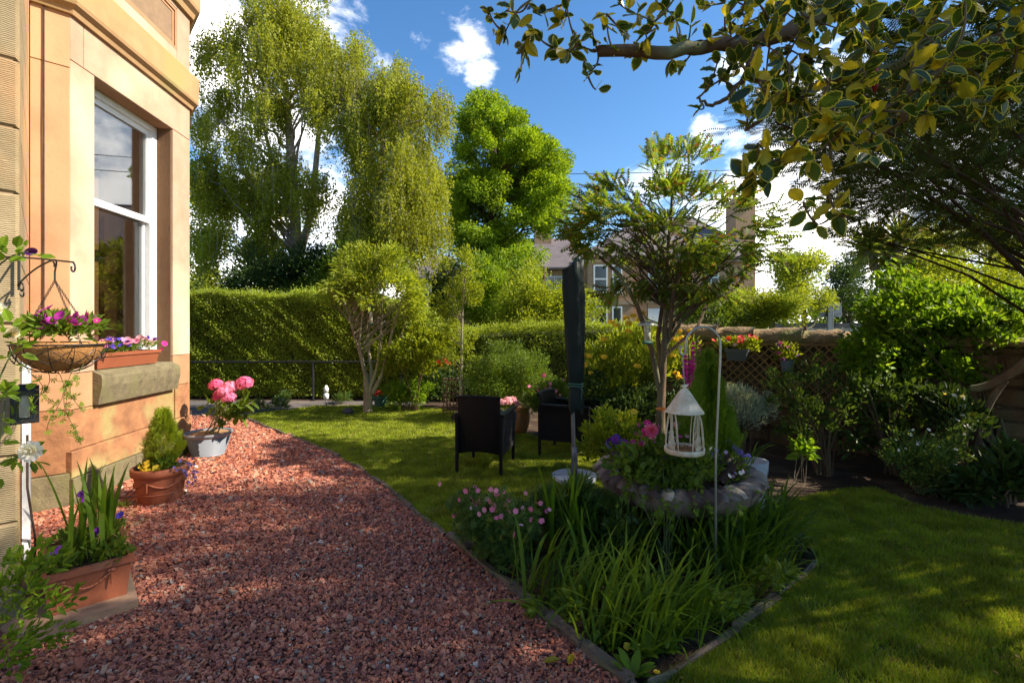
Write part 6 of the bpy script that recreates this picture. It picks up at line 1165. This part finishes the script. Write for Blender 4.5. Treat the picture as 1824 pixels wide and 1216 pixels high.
# ================================================================== THE DARK CONIFER AND THE HOLLY OVERHEAD
cf = thing('dark_conifer', 'huge dark conifer with drooping sprays at the upper right', 'conifer', (6.9, 3.9, 0))
vis = [(1350, 225), (1400, 190), (1470, 150), (1560, 120), (1824, 60), (1900, 60), (1900, 440), (1700, 412), (1640, 395), (1545, 438), (1520, 425), (1450, 425), (1520, 385), (1500, 330), (1440, 250)]
n = 60000; X = rng.uniform(1.6, 9.2, n); Y = rng.uniform(.5, 5.2, n); Z = rng.uniform(2.4, 9.0, n)
px = CX+F*X/Y; py = HY-F*(Z-H)/Y; inf = (py > -25) & (px < 1850)
topz = .72*(X+4.0)+.15+.5*np.sin(X*2.1+Y*3); lowz = 2.9+.25*np.abs(X-7)*.6+.4*np.sin(X*3+Y*2)  # out-of-view crown shaped to shade the gravel yet leave the bay wall sunlit
ok = (Z < topz) & ((inf & inpoly(np.stack([px, py], 1), vis) & (Z > 2.3)) | (~inf & (Z > lowz) & (X > 2.3) & (Y < 4.25)))
ok &= (np.sin(X*3.3+Z*1.7)*np.sin(Y*3.9+Z*2.3) < .80)
P0 = np.stack([X, Y, Z], 1)[ok]; inf = inf[ok]; k = np.where(inf, rng.random(len(P0)) < .8, rng.random(len(P0)) < .19); P0 = P0[k]; inf = inf[k]
print('conifer sprays', len(P0))
trc = np.array([6.9, 3.9, 0]); mb = MB(); mb.tube(np.array([trc, trc+[0, 0, 2.5], trc+[-.1, 0, 5], trc+[-.1, 0, 8.2]]), [.32, .26, .15, .04], 12); mb.obj('trunk', M['barkdark'], cf, True)
mb = MB(); L0 = P0[rng.choice(len(P0), 300, replace=False)]; limbs(mb, np.array([trc, trc+[0, 0, 8.]]), [.07, .03], L0, .12, rise=.1, wig=.02); mb.obj('branches', M['barkdark'], cf)
d = unit((P0-(trc+[0, 0, 3.5]))*[1, 1, .3]+rng.normal(size=P0.shape)*.55+[0, 0, -.35]); mb = MB(); s = rng.uniform(.18, .36, len(P0)); nr_ = unit(rng.normal(size=P0.shape)*.5+[0, 0, 1]); mb.inst(SPRAY, P0[~inf], d[~inf], nr_[~inf], s[~inf], s[~inf]*.75)
print('in frame', inf.sum()); Pi = np.repeat(P0[inf], 3, 0); Pi = Pi+rng.normal(size=Pi.shape)*.13; s = rng.uniform(.11, .23, len(Pi)); mb.inst(FINE, Pi, unit(np.repeat(d[inf], 3, 0)+rng.normal(size=Pi.shape)*.35), unit(rng.normal(size=Pi.shape)*.6+[0, 0, 1]), s, s*.9); mb.obj('sprays', Lf['conif'], cf)
for q in (cf.children[-1],): q['kind'] = 'stuff'
# holly
def holly_leaf(spines, w, twist, curl):
    m_ = 6; E = []
    for i in range(m_+1):
        t = i/m_; ww = w*math.sin(math.pi*min(.98, t*.92+.04))**.8; E.append((t, ww, 0))
        if spines and 0 < i < m_: E.append((t+.055, ww*1.0+.055, .035*((i % 2)*2-1)))
    E = [(0, 0, 0)]+E[1:-1]+[(1.05, 0, -.02)]
    def z(t, v): return -curl*t*t+.10*abs(v)/w*w*2+twist*v*t
    outer = [(t, v, z(t, v)+dz) for t, v, dz in E]+[(t, -v, z(t, -v)+dz*-1) for t, v, dz in E[-2:0:-1]]
    inner = [(.05+t*.90, v*(.84 if v < w*.8 else .80), z(t, v)-.002) for t, v, dz in E]+[(.05+t*.90, -v*.84, z(t, -v)-.002) for t, v, dz in E[-2:0:-1]]
    n_ = len(outer); k = len(E); V = outer+inner; f1 = [tuple(n_+i for i in range(0, k)), tuple([n_]+[n_+i for i in range(k-1, n_)])]
    f2 = [(i, (i+1) % n_, n_+(i+1) % n_, n_+i) for i in range(n_)]
    return V, f1, f2
HV = [holly_leaf(s, w, tw, cu) for s, w, tw, cu in ((0, .30, .1, .12), (1, .27, .2, .2), (0, .33, -.15, .05), (1, .25, -.25, .28), (0, .28, 0, .3), (1, .30, .1, -.1))]
HM = []
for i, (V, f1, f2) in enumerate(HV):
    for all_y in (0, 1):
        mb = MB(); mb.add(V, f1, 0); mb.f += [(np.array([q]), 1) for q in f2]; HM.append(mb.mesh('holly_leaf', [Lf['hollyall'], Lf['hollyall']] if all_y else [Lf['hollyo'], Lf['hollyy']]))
hl = thing('holly_tree', 'variegated holly boughs with yellow-edged leaves hanging overhead', 'holly', (3.4, 1.9, 0)); ht = np.array([3.4, 1.9, 0])
mb = MB(); mb.tube(np.array([ht, ht+[0, 0, 1.5], ht+[.05, .1, 3], ht+[.1, .1, 4.2]]), [.12, .11, .09, .05], 12); mb.obj('trunk', M['bark'], hl, True)
boughs = [([(1068, 88, 1.75), (1180, 96, 1.75), (1250, 82, 1.8), (1330, 76, 1.85), (1400, 60, 1.9), (1450, 30, 1.95), (1540, -60, 2.0), (1900, -400, 2.0)], [.020, .023, .024, .027, .030, .032, .04, .06]),
          ([(1330, 232, 1.7), (1400, 180, 1.75), (1460, 148, 1.8), (1540, 125, 1.85), (1600, 118, 1.85), (1640, 88, 1.8), (1720, 20, 1.8), (1900, -180, 1.9)], [.006, .010, .012, .015, .018, .020, .025, .05]),
          ([(1610, 215, 1.7), (1622, 150, 1.75), (1650, 92, 1.8)], [.010, .014, .018]),
          ([(1480, 250, 1.5), (1560, 200, 1.55), (1640, 150, 1.6), (1720, 95, 1.65), (1824, 40, 1.7), (2100, -60, 1.8)], [.004, .006, .010, .013, .018, .03]),
          ([(1640, 180, 1.9), (1700, 130, 1.9), (1760, 95, 1.9), (1830, 60, 1.9), (2100, -40, 1.9)], [.008, .014, .017, .02, .03]),
          ([(1240, 170, 1.8), (1262, 190, 1.8), (1290, 180, 1.8), (1330, 130, 1.8), (1350, 85, 1.85)], [.004, .006, .008, .010, .012])]
bp_ = []
for pts, rr in boughs:
    q = np.array([P(*p) for p in pts]); t = np.linspace(0, len(q)-1, len(q)*4); qq = np.stack([np.interp(t, range(len(q)), q[:, i]) for i in range(3)], 1)+rng.normal(size=(len(t), 3))*.004
    mb = MB(); mb.tube(qq, np.interp(t, range(len(q)), rr), 9); mb.obj('bough', M['bark'], hl, True); bp_.append(qq)
BP = np.concatenate(bp_); twg = MB()
tips = [(872, 22, 8), (900, 58, 8), (930, 95, 9), (928, 128, 3), (950, 55, 8), (965, 20, 6), (1000, 40, 8), (1010, 90, 8), (985, 85, 7), (1045, 130, 9), (1062, 160, 2), (1030, 80, 8), (1010, 5, 6), (1055, 55, 8), (1080, 25, 7), (1110, 60, 9), (1130, 25, 7), (1140, 95, 6), (1165, 40, 8), (1200, 110, 7), (1218, 115, 4), (1190, 20, 7), (1230, 45, 8), (1250, 10, 6), (1262, 150, 6), (1285, 140, 5), (1245, 195, 3), (1300, 60, 6), (1310, 170, 8), (1330, 200, 7), (1300, 20, 5), (940, 5, 5), (905, 20, 5), (1170, 5, 7), (1100, 5, 7), (1210, 70, 7), (1265, 60, 7), (1280, 100, 6), (1150, 62, 7), (1340, 40, 6), (1085, 85, 5)]
hang = [(1320, 318, 6), (1345, 300, 7), (1370, 325, 7), (1395, 300, 6), (1400, 280, 5), (1420, 250, 7), (1440, 285, 6), (1350, 255, 4), (1430, 360, 5), (1455, 400, 3), (1475, 345, 4), (1500, 350, 4), (1530, 378, 2), (1490, 380, 3), (1550, 275, 4), (1575, 250, 6), (1530, 260, 6), (1480, 235, 7)]
poly = [(1290, -20), (1290, 60), (1320, 140), (1380, 195), (1450, 240), (1560, 270), (1600, 240), (1660, 225), (1740, 190), (1770, 225), (1830, 235), (1850, -20)]
rx = []
while len(rx) < 200:
    p = np.array([[rng.uniform(1290, 1850), rng.uniform(-20, 275)]])
    if inpoly(p, poly)[0]: rx.append((p[0, 0], p[0, 1], int(rng.integers(5, 9))))
CL = [(x, y, n, 1.75+rng.normal()*.08) for x, y, n in tips]+[(x, y, n, 1.45+rng.normal()*.05) for x, y, n in hang]+[(x, y, n, rng.uniform(1.4, 2.3)) for x, y, n in rx]+[(rng.uniform(900, 2200), -rng.uniform(30, 300), 7, rng.uniform(1.5, 2.4)) for _ in range(60)]
part_n = 0; SP, SA, SN, SL = [], [], [], []
order = sorted(range(len(CL)), key=lambda i: (CL[i][3]-(3 if i < len(tips)+len(hang) else 0)))
NODES = [BP]
dist_ = {i: np.linalg.norm(BP-P(CL[i][0], CL[i][1], CL[i][3]), axis=1).min() for i in range(len(CL))}
order = sorted([i for i in range(len(CL)) if CL[i][1] > -30], key=lambda i: dist_[i])+[i for i in range(len(CL)) if CL[i][1] <= -30]
for i in order:
    x, y, n, D = CL[i]; c = P(x, y, D)
    NN = np.concatenate(NODES); dd = np.linalg.norm(NN-c, axis=1); dd[:len(BP)] *= .8; a = NN[np.argmin(dd)]; NODES.append(c[None])
    l = np.linalg.norm(a-c); mid = (a+c)/2+rng.normal(size=3)*l*.12+[0, 0, -.12*l]
    if i in (9, 26): mid = (a+c)/2+np.array([.03, 0, -.22*l])
    twg.tube(bez(a, mid, c, 8), np.linspace(.0045, .0022, 8), 5)
    tw = unit(c-mid)
    for j in range(n):
        o = c-tw*rng.uniform(0, .07)*(j > 1)+rng.normal(size=3)*.004; d = unit(tw*.5+rng.normal(size=3)*.7+[0, 0, -.05]); nn_ = unit(rng.normal(size=3)*.8+[0, -.3, .7]); L_ = rng.uniform(.036, .068)*(1.1 if x > 1300 else .95)
        vis_ = -30 < y
        if vis_ and part_n < 298 and (i < len(tips)+len(hang) and j < 5 or x > 1300 and D < 1.65):
            part_n += 1; me = HM[(rng.integers(0, 6)*2)+(1 if rng.random() < (.10 if x < 1300 else .42) else 0)]  # more yellow leaves at right stand in for sun shining through
            o_ = bpy.data.objects.new('leaf', me); COL.objects.link(o_); o_.parent = hl; X_ = Vector(d); Y_ = Vector(np.cross(nn_, d)).normalized(); Z_ = X_.cross(Y_)
            o_.matrix_local = Matrix.Translation(Vector((o-ht).tolist())) @ Matrix((X_, Y_, Z_)).transposed().to_4x4() @ Matrix.Diagonal((L_, L_, L_, 1))
        else: SP.append(o); SA.append(d); SN.append(nn_); SL.append(L_)
twg.obj('twigs', M['bark'], hl)['kind'] = 'stuff'; SP, SA, SN, SL = map(np.array, (SP, SA, SN, SL)); mb = MB(); pickv = rng.integers(0, 7, len(SP))
for v in range(7):
    V, f1, f2 = HV[v % 6]; by = {}
    for q in f1: by.setdefault(len(q), []).append(q)
    ty = 2 if v == 6 or v == 3 else 0  # this share of the mass is coloured yellow as if backlit
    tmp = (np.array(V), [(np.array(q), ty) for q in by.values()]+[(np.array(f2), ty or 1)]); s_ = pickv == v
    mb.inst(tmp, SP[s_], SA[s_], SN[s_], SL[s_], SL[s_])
o = mb.obj('leaves', [Lf['holly'], Lf['hollyy'], leafm('holly_yellow_backlit_mass', (.28, .25, .02), (.48, .38, .03), .5, rough=.35, tmul=1.3)], hl); o['kind'] = 'stuff'
print('holly parts', part_n, 'rest', len(SP))
rd = P(1558, 125, 1.6); q = thing('red_feeder', 'small red hanging ornament among the holly leaves', 'ornament', rd-[0, 0, .07]); mb = MB(); mb.tube(np.array([rd+[0, 0, .07], rd+[0, 0, .03], rd, rd-[0, 0, .06], rd-[0, 0, .075]]), [.003, .008, .011, .010, .003], 8); mb.obj('ornament_body', mat('dark_red_glass', (.30, .02, .01), None, 9, .25), q)
q = clump('crocosmia', 'light green thin arching blades at the right front of the bed', 'strap-leaved plant', [G(1230, 1130), G(1270, 1110), G(1300, 1085), G(1340, 1060), G(1190, 1140), G(1380, 1030), G(1250, 1080)], 190, .18, .42, [.011, .014, .018], 'strap', .05, (.2, .9), (.8, 2.0), azc=0.)
r_, C = plant('ground_foliage', 'low leafy ground cover and litter along the front of the bed', 'ground cover', [(1180, 1120, 60, 20), (1280, 1080, 60, 20), (1000, 1080, 50, 20), (1380, 1020, 40, 14), (1080, 1140, 50, 20)], 2.75, .35, 1500, .05, .03, Lf['mid'], LEAF4, nc=60, cr=.05, up=.3, stems=0, zmin=.01)
tag(r_, kind='stuff')

tr2 = thing('ivy_trail', 'ivy and small leaves trailing over the front rim of the stone basin', 'ivy', (1.25, 3.2, .5))
for i in range(16):
    a = rng.uniform(-2.5, -.5); q = np.array([math.cos(a), math.sin(a), 0]); p0 = bc_+q*.42+[0, 0, .52]; p1 = bc_+q*.66+[rng.normal()*.05, 0, .54]; p2 = bc_+q*.66+[rng.normal()*.06, 0, rng.uniform(.28, .46)]
    st = bez(p0, p1, p2, 8); mb = MB(); mb.tube(st, .002, 4); n = 16; t = rng.uniform(.2, 1, n); pp = np.stack([np.interp(t, np.linspace(0, 1, 8), st[:, k]) for k in range(3)], 1)+rng.normal(size=(n, 3))*.012
    mb.inst(LOBED, pp, rnd_dirs(n, -.3), unit(q*[1, 1, 0]+rng.normal(size=(n, 3))*.5+[0, 0, .4]), rng.uniform(.02, .036, n), rng.uniform(.02, .034, n), 1); mb.obj('ivy_strand', [M['stem'], Lf['ivy']], tr2)

pl = np.concatenate([scatter(gpoly, 55, .8), scatter(rpoly, 60, .8), scatter(lpoly, 25, .5)]); n = len(pl); mb = MB(); p3 = np.column_stack([pl, rng.uniform(.018, .034, n)])
mb.inst(LEAF4, p3, unit(rng.normal(size=(n, 3))*[1, 1, .15]), unit(rng.normal(size=(n, 3))*.4+[0, 0, 1]), rng.uniform(.012, .038, n), rng.uniform(.006, .017, n))
tag(mb.obj('leaf_litter', leafm('dry_leaf', (.22, .11, .03), (.42, .30, .10), .2)), 'scattered small dry leaves on gravel and lawns', 'leaf litter', kind='stuff')
